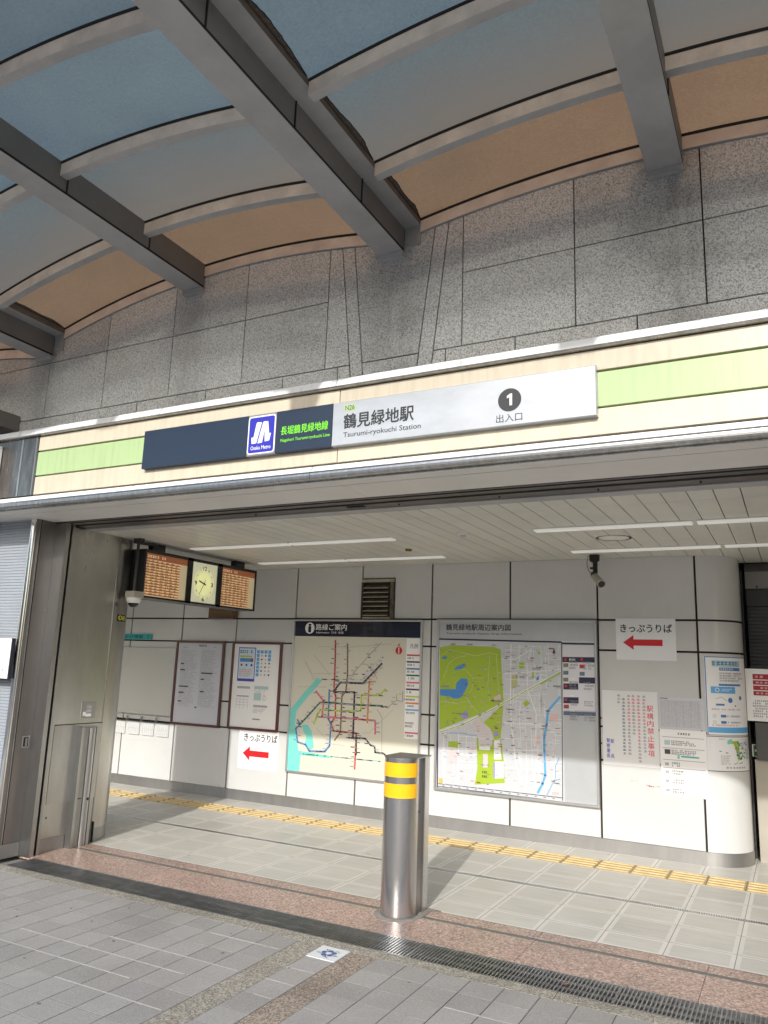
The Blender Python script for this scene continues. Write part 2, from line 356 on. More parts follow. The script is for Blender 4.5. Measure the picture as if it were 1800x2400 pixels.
mat('red', (0.60, 0.012, 0.02), 0.4); mat('blue_ink', (0.06, 0.05, 0.45), 0.5); mat('pink_ink', (0.70, 0.10, 0.13), 0.5)
mat('maroon', (0.10, 0.03, 0.025), 0.3, coat=0.4)
mat('board_grey', (0.55, 0.555, 0.53), 0.25, coat=0.4, var=0.04, vscale=2)
mat('frame_silver', (0.58, 0.58, 0.58), 0.3, 0.7)
mat('wood', (0.20, 0.115, 0.05), 0.6, var=0.4, vscale=3, vstretch=(1, 1, 12))
mat('cyan_board', (0.04, 0.42, 0.42), 0.5); mat('cyan_ink', (0.01, 0.10, 0.12), 0.5)
mat('clear_plastic', (0.66, 0.67, 0.66), 0.2, coat=0.5)
mat('header_navy', (0.014, 0.017, 0.034), 0.2, coat=0.6)
mat('map_cream', (0.66, 0.645, 0.55), 0.3, coat=0.5); mat('map_white', (0.72, 0.73, 0.74), 0.3, coat=0.5)
mat('map_silver', (0.58, 0.60, 0.61), 0.28, 0.3, var=0.1, vscale=2)
mat('map_land', (0.58, 0.60, 0.63), 0.3, coat=0.5)
mat('rust', (0.16, 0.13, 0.085), 0.7, var=0.6, vscale=14); mat('rust_pale', (0.42, 0.38, 0.28), 0.7, var=0.3, vscale=10)
PAL = dict(sea=(0.20, 0.66, 0.60), grey=(0.22, 0.22, 0.2), ltgrey=(0.42, 0.43, 0.40), ltblue=(0.45, 0.62, 0.62), pink=(0.68, 0.13, 0.20), red=(0.55, 0.05, 0.06),
    purple=(0.04, 0.02, 0.06), navy=(0.012, 0.016, 0.045), blue=(0.05, 0.20, 0.50), green=(0.01, 0.13, 0.09), brown=(0.20, 0.11, 0.07), ygreen=(0.50, 0.62, 0.05),
    orange=(0.72, 0.24, 0.06), park=(0.36, 0.50, 0.03), park2=(0.48, 0.50, 0.22), bldg=(0.62, 0.56, 0.58), white=(0.80, 0.81, 0.82), violet=(0.33, 0.28, 0.66),
    lake=(0.07, 0.25, 0.62), rose=(0.68, 0.48, 0.46), orange2=(0.85, 0.45, 0.15), path=(0.62, 0.68, 0.30), stream=(0.22, 0.42, 0.62), river=(0.12, 0.42, 0.78),
    paper2=(0.70, 0.70, 0.74), navy2=(0.02, 0.022, 0.06), navy3=(0.10, 0.13, 0.22), redm=(0.50, 0.03, 0.03), olive=(0.20, 0.22, 0.12), steelb=(0.12, 0.18, 0.24), redb=(0.30, 0.06, 0.05))
for k, c in PAL.items(): mat('p_' + k, c, 0.4, coat=0.3)
mat('screen_row', (0.42, 0.14, 0.03), 0.5, emis=0.2); mat('screen_cream', (0.85, 0.62, 0.36), 0.5, emis=0.22); mat('screen_head', (0.36, 0.12, 0.05), 0.5, emis=0.16)
mat('screen_side', (0.68, 0.57, 0.36), 0.5, emis=0.16); mat('screen_ink', (0.12, 0.03, 0.01), 0.6)
mat('clock_face', (0.74, 0.74, 0.52), 0.4, emis=0.22); mat('clock_lit', (0.85, 0.85, 0.40), 0.4, emis=0.34)
mat('camera_white', (0.72, 0.72, 0.70), 0.35); mat('camera_beige', (0.42, 0.40, 0.34), 0.4, 0.2)
mat('rib_white', (0.33, 0.36, 0.40), 0.35, var=0.08, vscale=3)
mat('far_wall', (0.42, 0.39, 0.33), 0.5, var=0.1, vscale=3); mat('far_dark', (0.07, 0.068, 0.066), 0.5); mat('far_lintel', (0.30, 0.28, 0.26), 0.5)
mat('shutter_grey', (0.11, 0.11, 0.115), 0.45, 0.3)
mat('green_dark', (0.01, 0.12, 0.04), 0.5); mat('red_dark', (0.38, 0.005, 0.02), 0.4)
mat('tile_white', (0.75, 0.78, 0.80), 0.25); mat('tile_blue', (0.06, 0.13, 0.32), 0.3)
mat('leaf', (0.30, 0.12, 0.03), 0.7); mat('yellow_label', (0.75, 0.66, 0.06), 0.5)
mat('road', (0.22, 0.21, 0.20), 0.9, var=0.15, vscale=0.4)
mat('plaza_wall', (0.34, 0.32, 0.30), 0.8, var=0.2, vscale=0.8); mat('hedge', (0.05, 0.08, 0.03), 0.8, var=0.5, vscale=4)
PANE = [pane_mat('pane_brown', (0.215, 0.130, 0.070), (0.035, 0.025, 0.018), (0.55, 0.34, 0.20), 0.10),  # row tints carry warm reflected light by the wall, bluer daylight farther out
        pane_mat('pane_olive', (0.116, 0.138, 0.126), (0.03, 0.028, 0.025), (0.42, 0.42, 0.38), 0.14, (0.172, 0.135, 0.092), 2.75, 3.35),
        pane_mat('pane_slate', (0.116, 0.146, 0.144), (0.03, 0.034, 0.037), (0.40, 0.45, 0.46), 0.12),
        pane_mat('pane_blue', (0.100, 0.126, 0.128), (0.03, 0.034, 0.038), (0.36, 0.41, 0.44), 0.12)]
rnd = random.Random(7)

# ------------------------------------------------------------------ setting: ground and floors
b = MB(); b.face([(-150, -150, -0.03), (150, -150, -0.03), (150, 150, -0.03), (-150, 150, -0.03)], 'road')
b.build('ground', kind='structure')
YB = 3.895                                           # inner edge of the square paving
P = 0.1747
def paver(b, x0, x1, y0, y1):
    g = 0.0029; e = 0; z = rnd.uniform(-0.0002, 0.0003); zb = z; t = rnd.uniform(0.90, 1.06)
    c = (t * rnd.uniform(0.995, 1.005), t, t * rnd.uniform(0.99, 1.01))
    a = (x0+g, y0+.0024, x1-g, y1-.0024); i = (a[0]+e, a[1]+e, a[2]-e, a[3]-e)
    A = [(a[0],a[1],zb),(a[2],a[1],zb),(a[2],a[3],zb),(a[0],a[3],zb)]; I = [(i[0],i[1],z),(i[2],i[1],z),(i[2],i[3],z),(i[0],i[3],z)]
    b.face(I, 'paver', c)
    for i_, j_ in ((0, 1), (1, 2), (2, 3), (3, 0)): b.face([A[i_], (A[i_][0], A[i_][1], -.004), (A[j_][0], A[j_][1], -.004), A[j_]], 'paver', c)
b = MB()
b.box(-12, 8, -12, YB, -0.028, -0.0014, 'paver_joint', skip='b')
colsx = []
x = -2.51
while x > -9: colsx.append((x - P, x)); x -= P
x = -2.03
while x < 4: colsx.append((x, x + P)); x += P
colsx.append((-2.36, -2.185))
for x0, x1 in colsx:
    y = YB
    while y > -2.5:
        if not (abs(x0 + 2.36) < 1e-6 and y > YB - 0.01): paver(b, x0, x1, y - P, y)
        y -= P
# patches where the joints have been re-pointed with pale mortar
for (x0, x1, yy) in [(-3.9, -2.72, YB - P*4), (-3.4, -2.53, YB - P*3), (-4.2, -2.9, YB - P*5), (-3.2, -2.53, YB - P*6), (-2.36, -2.19, YB - P*3), (-2.36, -2.19, YB - P*2), (-1.5, -0.8, YB - P*2), (-2.3, -2.2, YB - P*4), (-3.0, -2.53, YB - P)]:
    y0 = yy
    b.box(x0, x1, y0 - 0.0036, y0 + 0.0036, -0.004, 0.0007, 'paver_joint_light', skip='b')
for k in range(26):
    u, v = rnd.uniform(-4.5, -.6), rnd.uniform(2.3, 3.85); s_ = rnd.uniform(.004, .011); b.face([(u + s_*math.cos(t)*rnd.uniform(.6, 1.2), v + s_*math.sin(t)*rnd.uniform(.5, 1.1), .0007) for t in [k2*math.pi/4 for k2 in range(8)]], 'paver_joint')
b.build('pavement', kind='structure')
b = MB()
for x0, x1, m in ((-2.5095, -2.3615, 'aggregate'), (-2.1835, -2.0315, 'aggregate_red')): b.box(x0, x1, -2.5, YB, -0.02, -0.001, m, skip='b')
xs = [-9.2 + 0.9*i for i in range(16)]
for a, c in zip(xs, xs[1:]): b.box(a + 0.0025, c - 0.0025, YB + 0.002, 3.991, -0.02, 0.0, 'aggregate', skip='b')
b.build('aggregate_border', kind='structure')
# painted paver with a flower in blue brush strokes
b = MB(); b.box(-2.358, -2.187, YB - P + 0.002, YB - 0.001, -0.01, 0.0025, 'tile_white', skip='b')
FZ = lambda u, v, d: (u, v, d)
cx, cy = -2.272, YB - P/2
for k in range(5):
    t = k * 2*math.pi/5 + 0.4
    b.disc(cx + 0.030*math.cos(t), cy + 0.030*math.sin(t), 0.015, FZ, 0.0032, 'tile_blue', 12)
    b.stroke([(cx + 0.02*math.cos(t+.5), cy + 0.02*math.sin(t+.5)), (cx + 0.058*math.cos(t+.6), cy + 0.056*math.sin(t+.6))], 0.0055, FZ, 0.0036, 'tile_blue')
    b.stroke([(cx + 0.05*math.cos(t+.2), cy + 0.045*math.sin(t+.2)), (cx + 0.068*math.cos(t+.5), cy + 0.05*math.sin(t+.5))], 0.004, FZ, 0.004, 'tile_blue')
b.stroke([(cx-.01, cy-.02), (cx+.012, cy-.05), (cx+.03, cy-.065)], 0.005, FZ, 0.0044, 'tile_blue')
tag(b.build('painted_tile'), 'white paver painted with a blue flower, set between two gravel strips', 'tile')

# granite threshold with the guide groove of the shutter
b = MB()
xs = [-5.32, -4.1, -3.2, -2.30, -1.405, -0.505, 0.395, 1.295, 2.2, 3.1, 4.0]
for a, c in zip(xs, xs[1:]):
    t = rnd.uniform(0.94, 1.04)
    b.box(a+.0015, c-.0015, 4.242, 4.622, -0.02, 0.0, 'threshold_stone', t, skip='b'); b.box(a+.0015, c-.0015, 4.668, 4.788, -0.02, 0.0, 'threshold_stone', t*0.94, skip='b')
b.box(-5.32, 4.0, 4.6225, 4.6675, -0.02, -0.0012, 'groove_metal', skip='b')
b.box(-5.32, 4.0, 4.24, 4.79, -0.03, -0.0215, 'gap', skip='b')
b.build('threshold', kind='structure')

# interior floor: square tiles with a paler border, in mortar
b = MB(); TX = 0.3567
b.box(-10, 4, 4.789, 9.0, -0.02, -0.0035, 'tile_joint', skip='b')
ys = [4.792, 5.04, 5.395, 5.718, 5.766, 6.11, 6.465, 6.49, 6.80, 7.13]
def ftile(x0, x1, y0, y1):
    g = 0.0018; bw = min(0.024, (x1-x0)*.2, (y1-y0)*.25); x0 += g; x1 -= g; y0 += g; y1 -= g
    t = rnd.uniform(0.93, 1.03)
    O = [(x0,y0,0),(x1,y0,0),(x1,y1,0),(x0,y1,0)]; I = [(x0+bw,y0+bw,0),(x1-bw,y0+bw,0),(x1-bw,y1-bw,0),(x0+bw,y1-bw,0)]
    b.face(I, 'tile', t)
    for k in range(4): b.face([O[k], O[(k+1)%4], I[(k+1)%4], I[k]], 'tile_border', t)
x = -0.386 - TX * 27
while x < 4:
    for y0, y1 in ((4.792, 5.04), (5.04, 5.395), (5.395, 5.718), (5.766, 6.11), (6.11, 6.488), (6.802, 7.125)): ftile(x, x + TX, y0, y1)
    for k in range(5): ftile(x, x + TX, 7.125 + TX*k, 7.125 + TX*(k+1))
    x += TX
b.build('floor', kind='structure')

# yellow tactile blocks, one by one
def tactile():
    b = MB(); w_ = 0.2665
    b.box(0.003, w_-.001, 6.4915, 6.7985, -0.003, 0.0012, 'yellow_block', .82, skip='b')  # base darkened, shade between the bars put into the tint
    for k in range(4):
        yc = 6.53 + k * 0.0765
        b.extr([(yc-.020, .0012), (yc-.013, .0075), (yc+.013, .0075), (yc+.020, .0012)], 0.012, w_-.012, 'yellow_block', tint=1.12)  # bars tinted lighter, as if catching the light
        for xx in (0.012, w_-.012): b.face([(xx, yc-.02, .0012), (xx, yc-.012, .0062), (xx, yc+.012, .0062), (xx, yc+.02, .0012)], 'yellow_block')
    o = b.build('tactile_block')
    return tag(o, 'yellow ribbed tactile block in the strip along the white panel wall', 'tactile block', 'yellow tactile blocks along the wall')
ORD = ['first', 'second', 'third', 'fourth', 'fifth', 'sixth', 'seventh', 'eighth', 'ninth', 'tenth', 'eleventh', 'twelfth', 'thirteenth', 'fourteenth', 'fifteenth', 'sixteenth', 'seventeenth', 'eighteenth', 'nineteenth', 'twentieth']
def tactile_label(k):
    if k >= 17 and k - 17 < 10: return ORD[k-17] + ' yellow tactile block to the right of the bollard'
    if k == 16 or k == 15: return 'yellow tactile block partly hidden behind the bollard, ' + ('left' if k == 15 else 'right') + ' one of two'
    if 14 - k >= 0: return ORD[14-k] + ' yellow tactile block to the left of the bollard'
    return 'yellow tactile block beyond the round column, past the right edge of the picture'
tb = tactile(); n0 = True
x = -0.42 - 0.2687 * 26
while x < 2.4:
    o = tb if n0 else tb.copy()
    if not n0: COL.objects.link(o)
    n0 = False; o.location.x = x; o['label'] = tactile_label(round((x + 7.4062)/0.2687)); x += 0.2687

# slot drain inside
b = MB(); b.box(-10, 4, 5.72, 5.764, -0.03, -0.012, 'black', skip='b')
b.box(-10, 4, 5.720, 5.7245, -0.02, 0.001, 'grate_steel'); b.box(-10, 4, 5.7595, 5.764, -0.02, 0.001, 'grate_steel')
root = thing('slot_drain', 'narrow slotted steel drain running across the pale tiles inside', 'drain', (-3, 5.742, 0)); fr = b.build('channel')
b = MB(); x = -9
while x < 2.6: b.box(x, x+.007, 5.7246, 5.7594, -0.012, 0.0005, 'grate_steel', skip='b'); x += 0.0145
sl = b.build('slats'); att(root, fr, sl)

# wide drain grating outside, in lengths
b = MB(); b.box(0.002, 1.063, 3.996, 4.236, -0.034, -0.0325, 'black', skip='b')
for y0 in (3.994, 4.232): b.box(0.001, 1.0655, y0, y0+.006, -0.033, 0.001, 'grate_steel')
for x0 in (0.001, 1.0595): b.box(x0, x0+.006, 4.0, 4.232, -0.033, 0.001, 'grate_steel')
frame = b.build('frame')
b = MB(); x = 0.016
while x < 1.055: b.box(x, x+.0065, 4.0002, 4.2318, -0.022, 0.0008, 'grate_steel', skip='b'); x += 0.0197
bars = b.build('bearing_bars')
b = MB()
for yc in (4.075, 4.155): b.box(0.0072, 1.0594, yc, yc+.005, -0.014, -0.0035, 'grate_steel')
rods = b.build('cross_rods')
root = thing('drain_grating', 'bar grating over the drain before the pink threshold', 'grating', (0, 4.115, 0), 'gratings over the outer drain')
att(root, frame, bars, rods)
X0 = -5.115; N = 0
for k in range(8):
    if k == 0: r = root
    else:
        r = root.copy(); COL.objects.link(r)
        for ch in (frame, bars, rods): c = ch.copy(); COL.objects.link(c); c.parent = r; c.matrix_parent_inverse = ch.matrix_parent_inverse
    r.location.x = X0 + k * 1.0665
    r['label'] = ('', 'second bar grating from the steel pillar', '', '', 'fifth bar grating from the steel pillar, before the area map', 'sixth bar grating, in the lower right corner of the picture', 'seventh bar grating, right of the view', 'last bar grating, farthest right')[k]
    if k == 0: r['label'] = 'leftmost bar grating, ending beside the steel pillar foot'
    if k == 2: r['label'] = 'bar grating in front of the bollard, catching its bright reflection'
    if k == 3: r['label'] = 'bar grating with a small dry leaf lying on it'
b = MB(); b.face([(0, 0, 0), (.02, .006, .004), (.034, 0, .001), (.02, -.009, .006)], 'leaf'); b.face([(0, 0, 0), (.02, -.009, .006), (.012, -.02, .002)], 'leaf')
o = tag(b.build('dry_leaf'), 'small dry orange leaf lying on the drain grating', 'leaf'); o.location = (-1.105, 4.10, 0.003)
# ------------------------------------------------------------------ station front: granite wall
def gA(x): return 4.287 - 0.0773 * (x + 3.40) ** 2
def gB(x): return 4.300 - 0.0680 * (x + 0.70) ** 2
def gC(x): return gA(x + 3.30) - 0.25
def gD(x): return gA(x - 3.15) if False else gB(x - 3.30)
XL, XM, XR = -5.37, -2.06, 1.12
def low(x):                                       # underside of the curved band on the wall
    return gC(x) if x < XL else gA(x) if x < XM else gB(x) if x < XR else gD(x)
BAND = 0.095
Y0 = 4.0
wall_root = thing('granite_wall', 'speckled grey granite wall above the cream sign band', 'wall', (-2.1, 4.1, 2.6))
b = MB(); g = 0.004
def poly_panel(bl, br, tl, tr, z0, ztop=None, t=1.0):
    """slab with straight sides; top follows the vault when ztop is None"""
    pts = [(bl+g, z0+g), (br-g, z0+g)]
    if ztop is None:
        n = 8
        for i in range(n+1):
            f = i/n; xx = (tr-g)*(1-f) + (tl+g)*f; pts.append((xx, low(min(max(xx, tl+.001), tr-.001)) - 0.002))
    else: pts += [(tr-g, ztop-g), (tl+g, ztop-g)]
    b.prism(pts, FR(Y0), 0.0, -0.03, 'granite', t)
def T(): return rnd.uniform(0.86, 1.04)
vx = [-8.72, -8.04, -7.36, -6.68, -6.0, -5.317, -4.66, -3.975, -3.30, -2.612]
for a, c in zip(vx, vx[1:]):
    poly_panel(a, c, a, c, 3.385, 3.86, T()); poly_panel(a, c, a, c, 3.86, None, T())
lx = [-9.6, -8.9, -8.2, -7.6, -6.95, -6.3, -5.62, -4.955, -4.28, -3.612, -2.945, -2.513]
for a, c in zip(lx, lx[1:]): poly_panel(a, c, a, c, 3.0, 3.385, T())
vx = [-1.65, -0.969, -0.292, 0.385, 1.12, 1.8, 2.5, 3.2, 3.9]
for a, c in zip(vx, vx[1:]):
    poly_panel(a, c, a, c, 3.385, 3.86, T()); poly_panel(a, c, a, c, 3.86, None, T())
lx = [-1.755, -1.319, -0.64, 0.04, 0.72, 1.4, 2.1, 2.8, 3.5]
for a, c in zip(lx, lx[1:]): poly_panel(a, c, a, c, 3.0, 3.385, T())
# flaring joints under the double beam, like a keystone
def xs_at(p, z): (x0, z0), (x1, z1) = p; return x0 + (x1-x0)*(z-z0)/(z1-z0)
L2 = ((-2.520, 4.221), (-2.415, 3.294)); L3 = ((-2.424, 4.207), (-2.324, 3.297)); R3 = ((-1.839, 4.214), (-1.945, 3.287)); R2 = ((-1.745, 4.225), (-1.845, 3.30))
def slant(lp, rp, z0, z1, t):
    pts = [(xs_at(lp, z0)+g, z0+g), (xs_at(rp, z0)-g, z0+g)]
    if z1 is None:
        a = xs_at(lp, 4.2)+g; c = xs_at(rp, 4.2)-g
        for i in range(7):
            f = i/6; xx = c*(1-f)+a*f; pts.append((xx, low(xx)-.002))
    else: pts += [(xs_at(rp, z1)-g, z1-g), (xs_at(lp, z1)+g, z1-g)]
    b.prism(pts, FR(Y0), 0.0, -0.03, 'granite', t)
V = lambda x: ((x, 4.2), (x, 3.0))
slant(V(-2.612), L2, 3.385, None, 0.98); slant(V(-2.513), L2, 3.0, 3.385, 1.0)
slant(L2, L3, 3.0, None, 0.94); slant(L3, R3, 3.385, None, 0.9); slant(L3, R3, 3.0, 3.385, 0.92)
slant(R3, R2, 3.0, None, 0.97); slant(R2, V(-1.65), 3.385, None, 0.98); slant(R2, V(-1.755), 3.0, 3.385, 1.0)
slabs = b.build('granite_slabs')
b = MB(); n = 120; xa = [-9.6 + 13.5*i/n for i in range(n+1)]
b.prism([(-9.6, 2.62), (3.9, 2.62)] + [(x, low(x) + BAND + (0.05 if abs(x-XM) < .25 or abs(x-XL) < .3 or abs(x-XR) < .3 else .006)) for x in xa[::-1]], FR(Y0), -0.025, -0.35, 'gap')
back = b.build('wall_core'); att(wall_root, slabs, back)

# ------------------------------------------------------------------ glazed canopy
SL = 0.012
can = thing('glazed_canopy', 'vaulted canopy of steel beams and translucent roof sheets', 'canopy', (-2.1, 2.7, 4.1))
PY = [4.0, 3.372, 2.692, 2.022, 1.62]            # purlin faces
bays = [(-8.72, -7.15, gC), (-6.98, -5.455, gC), (-5.17, -3.885, gA), (-3.705, -2.225, gA), (-1.937, -0.558, gB), (-0.375, 1.02, gB), (1.30, 2.6, gD), (2.78, 3.9, gD)]
parts = []
for bi, (xa_, xb_, fn) in enumerate(bays):
    n = 14; X = [xa_ + (xb_-xa_)*i/n for i in range(n+1)]
    for r in range(4):
        b = MB(); y0 = PY[r+1] + 0.002; y1 = PY[r] - 0.0 if r else 3.984; o_ = MB()
        for i in range(n):
            q = [(X[i], y0), (X[i+1], y0), (X[i+1], y1), (X[i], y1)]
            lo = [(x, y, fn(x) + BAND + SL*(4-y)) for x, y in q]; hi = [(x, y, z + 0.008) for x, y, z in lo]
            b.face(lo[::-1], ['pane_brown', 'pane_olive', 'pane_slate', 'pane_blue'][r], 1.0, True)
        p_ = b.build('roof_sheet'); parts.append(p_)
    for r in range(5):
        b = MB(); y = PY[r]; yf = y if r else 3.985; yb = y + (0.052 if r else 0.014)
        m = 'purlin_lit' if r else 'purlin_band'
        for i in range(n):
            x0, x1 = X[i], X[i+1]; s = SL*(4-y)
            zt0, zt1 = fn(x0)+BAND+s, fn(x1)+BAND+s; zb0, zb1 = fn(x0)+s, fn(x1)+s
            if r == 0: zb0 += .002; zb1 += .002
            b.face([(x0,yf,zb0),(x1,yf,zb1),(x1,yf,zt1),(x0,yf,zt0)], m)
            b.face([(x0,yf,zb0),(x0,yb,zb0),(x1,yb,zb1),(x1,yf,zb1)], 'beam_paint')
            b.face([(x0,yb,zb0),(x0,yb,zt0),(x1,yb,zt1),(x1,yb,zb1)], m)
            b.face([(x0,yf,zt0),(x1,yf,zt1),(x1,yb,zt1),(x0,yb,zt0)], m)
            b.face([(x0,yf-.004,zt0-.017),(x1,yf-.004,zt1-.017),(x1,yf-.004,zt1-.001),(x0,yf-.004,zt0-.001)], 'seal_and_strip')
            b.face([(x0,yf-.004,zt0-.017),(x0,yf,zt0-.017),(x1,yf,zt1-.017),(x1,yf-.004,zt1-.017)], 'seal_and_strip')
        parts.append(b.build('wall_band' if r == 0 else 'purlin'))
def beam(x0, x1, zb, zt, bracket=True):
    b = MB(); yf = 1.55
    def Z(z, y): return z + SL*(4-y)
    A = [(x0, zb), (x1, zb), (x1, zt), (x0, zt)]; e = 0.004
    Af = [(x, yf, Z(z, yf)) for x, z in A]; Ab = [(x, 3.985, Z(z, 3.985)) for x, z in A]
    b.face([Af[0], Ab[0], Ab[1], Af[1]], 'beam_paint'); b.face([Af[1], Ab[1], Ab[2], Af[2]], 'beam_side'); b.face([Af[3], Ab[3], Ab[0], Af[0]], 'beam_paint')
    b.face([Af[2], Ab[2], Ab[3], Af[3]], 'beam_paint'); b.face(Af, 'beam_paint'); b.face(Ab[::-1], 'beam_paint')
    o = b.build('beam')
    c = MB()
    c.box(x0+.003, x1+.001, 3.962, 3.998, zb-.034, zb-.001, 'beam_paint')
    c.box(x0+.003, x1+.001, 3.9981, 4.03, zb-.03, zb+.06, 'beam_paint')
    k = c.build('end_bracket'); k.parent = o; c = MB()
    for i in range(12):
        ya, yb_ = yf + (3.98-yf)*i/12, yf + (3.98-yf)*(i+1)/12
        c.face([(x1+.0012, ya, Z(zb, ya)+.001), (x1+.0012, yb_, Z(zb, yb_)+.001), (x1+.0012, yb_, Z(zb, yb_)+.016), (x1+.0012, ya, Z(zb, ya)+.016)], 'seal_and_strip')
    k = c.build('edge_strip'); k.parent = o  # thin dark strip along the lower right edge of the beam
    for y in PY[1:]:
        c = MB(); c.box(x1+.0005, x1+.006, y+.052, y+.060, Z(zb, y)+.004, Z(zt, y)-.01, 'seal_and_strip'); k = c.build('cleat'); k.parent = o
    return o
def gutter(x0, x1, z0, z1, seed):
    b = MB()
    def Z(z, y): return z + SL*(4-y)
    yf, yk = 1.57, 3.99
    b.face([(x0,yf,Z(z0,yf)),(x0,yk,Z(z0,yk)),(x1,yk,Z(z0,yk)),(x1,yf,Z(z0,yf))], 'gutter_paint')
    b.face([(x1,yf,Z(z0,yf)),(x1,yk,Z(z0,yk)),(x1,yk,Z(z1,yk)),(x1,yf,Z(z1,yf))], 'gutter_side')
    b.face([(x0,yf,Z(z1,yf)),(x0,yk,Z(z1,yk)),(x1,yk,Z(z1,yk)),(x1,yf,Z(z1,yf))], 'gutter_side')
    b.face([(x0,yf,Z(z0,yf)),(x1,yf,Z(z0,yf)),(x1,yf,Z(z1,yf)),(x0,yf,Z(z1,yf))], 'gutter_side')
    o = b.build('gutter')
    # caked dirt where leaves lie on the sheets along the gutter
    r2 = random.Random(seed); fn = gB if x1 > XM else gA
    for i in range(4):
        d = MB()
        ya, yb_ = PY[i+1]+.055, PY[i]-.02; n = 26; P0 = []; P1 = []
        for j in range(n+1):
            f = j/n; y = ya + (yb_-ya)*f; wd = 0.004 + (0.024 + 0.006*math.sin(f*9+i*2))*min(1, (1-f)*4.0)*min(1, .35+f*2)*(0.9+0.2*r2.random())
            xx = x1 + wd; P0.append((x1-.002, y, fn(x1)+BAND+SL*(4-y)-.004)); P1.append((xx, y, fn(xx)+BAND+SL*(4-y)-.003))
        for j in range(n):
            d.face([P0[j], P0[j+1], P1[j+1], P1[j]], 'grime'); q0, q1 = Vector(P1[j]), Vector(P1[j+1])
            d.face([q0, q1, q1 + Vector((-.004, 0, -.002)), q0 + Vector((-.004, 0, -.002))], 'seal_and_strip')
        for j in range(n): d.face([P0[j], P0[j+1], (P0[j+1][0]+.006, P0[j+1][1], P0[j+1][2]-.002), (P0[j][0]+.006, P0[j][1], P0[j][2]-.002)], 'seal_and_strip')
        k = d.build('caked_dirt'); k.parent = o
    return o
parts += [beam(-7.15, -6.98, 4.0, gC(-7.06)+BAND), beam(-5.455, -5.285, 3.915, 4.11), beam(-3.885, -3.705, 4.187, gA(-3.8)+BAND+.005), beam(-2.225, -2.05, 4.087, 4.275),
          beam(-0.558, -0.375, 4.197, gB(-.466)+BAND+.005), beam(1.02, 1.19, 4.0, 4.16), beam(2.6, 2.78, 4.19, gD(2.7)+BAND+.005)]
parts += [gutter(-5.285, -5.172, 4.088, 4.14, 3), gutter(-2.05, -1.939, 4.247, 4.298, 5), gutter(1.19, 1.298, 4.15, 4.20, 9)]
for fx0, fx1, fz0, fz1 in ((-2.049, -1.938, 4.12, 4.246), (-5.284, -5.173, 3.95, 4.087), (1.191, 1.297, 4.0, 4.149)):
    b = MB(); b.box(fx0, fx1, 3.9885, 3.9988, fz0, fz1, 'gutter_paint'); parts.append(b.build('closing_plate'))
att(can, *parts)

# ------------------------------------------------------------------ cream and green band
YF = 3.70
band = thing('fascia_band', 'cream fascia band with a green stripe and polished steel trims', 'fascia', (-2.1, 3.8, 2.55))
pa = []
segs = [(-4.93, -2.30), (-2.297, 0.35), (0.353, 3.0)]
b = MB()
for a, c in segs:
    b.bbox(a+.001, c-.001, YF, YF+.03, 2.987, 3.096, 'cream', 0.002, T()); b.bbox(a+.001, c-.001, YF, YF+.03, 2.650, 2.785, 'cream', 0.002, T())
pa.append(b.build('cream_panels'))
b = MB()
for a, c in segs: b.bbox(a+.001, c-.001, YF, YF+.03, 2.795, 2.975, 'green', 0.002)
pa.append(b.build('green_stripe'))
b = MB(); b.box(-9.6, 3.0, YF+.0305, 3.99, 2.60, 3.15, 'gap'); pa.append(b.build('fascia_core'))
b = MB()
prof = [(YF+.004, 3.099), (YF-.03, 3.102), (YF-.038, 3.108), (YF-.018, 3.158), (YF-.005, 3.166), (YF+.02, 3.172), (3.999, 3.178), (3.999, 3.151), (YF+.004, 3.151)]
for a, c in ((-9.6, -5.0), (-4.998, -2.31), (-2.307, 0.35), (0.353, 3.0)): b.extr(prof, a, c, 'steel_trim', closed=True); b.extr([(YF-.0385, 3.1085), (YF-.019, 3.157)], a, c, 'trim_sheen')
pa.append(b.build('top_trim'))
b = MB()
bull = [(YF-.055 + .028*math.sin(t) * -1 + .028, 2.578 - .026*(1-math.cos(t)) ) for t in [i*math.pi/8 for i in range(5)]]
prof = [(YF+.02, 2.641), (YF-.006, 2.636), (YF-.030, 2.600)] + [(YF-.030-.010*math.sin(i*math.pi/6), 2.600-.022*(1-math.cos(i*math.pi/6))) for i in range(1, 7)] + [(YF+.02, 2.5545), (YF+.02, 2.60)]
for a, c in ((-9.6, -4.95), (-4.948, -2.46), (-2.457, 3.0)): b.extr(prof, a, c, 'steel_trim', closed=True); b.extr([(YF-.0312, 2.6005), (YF-.0068, 2.6365)], a, c, 'trim_sheen')
b.box(-9.6, 3.0, YF+.012, YF+.02, 2.546, 2.554, 'steel_trim')
pa.append(b.build('bottom_trim'))
b = MB(); b.box(-9.0, -4.934, YF, YF+.03, 2.648, 3.098, 'mirror_steel'); b.box(-5.12, -5.105, YF-.004, YF-.0005, 2.65, 3.096, 'steel_trim'); b.box(-4.96, -4.948, YF-.003, YF-.0005, 2.65, 3.096, 'steel_soft')
pa.append(b.build('steel_end_panel'))
att(band, *pa)
b = MB(); b.bbox(-6.4, -5.343, YF-.12, YF-.005, 2.668, 3.06, 'paper', 0.02); b.rect(-6.3, 2.72, -5.42, 3.0, FR(YF-.12), 0.001, 'logo_white')
tag(b.build('white_sign_box'), 'white box sign at the left end of the steel fascia, mostly out of view', 'sign')

tb_ = MB(); tb_.box(-6.1, -5.60, 3.55, 3.995, 3.30, 3.43, 'beam_side'); tb_.box(-6.1, -5.595, 3.54, 3.56, 3.29, 3.44, 'gutter_paint'); tag(tb_.build('wall_bracket'), 'dark steel bracket on the granite at the left edge, above the steel fascia', 'bracket')
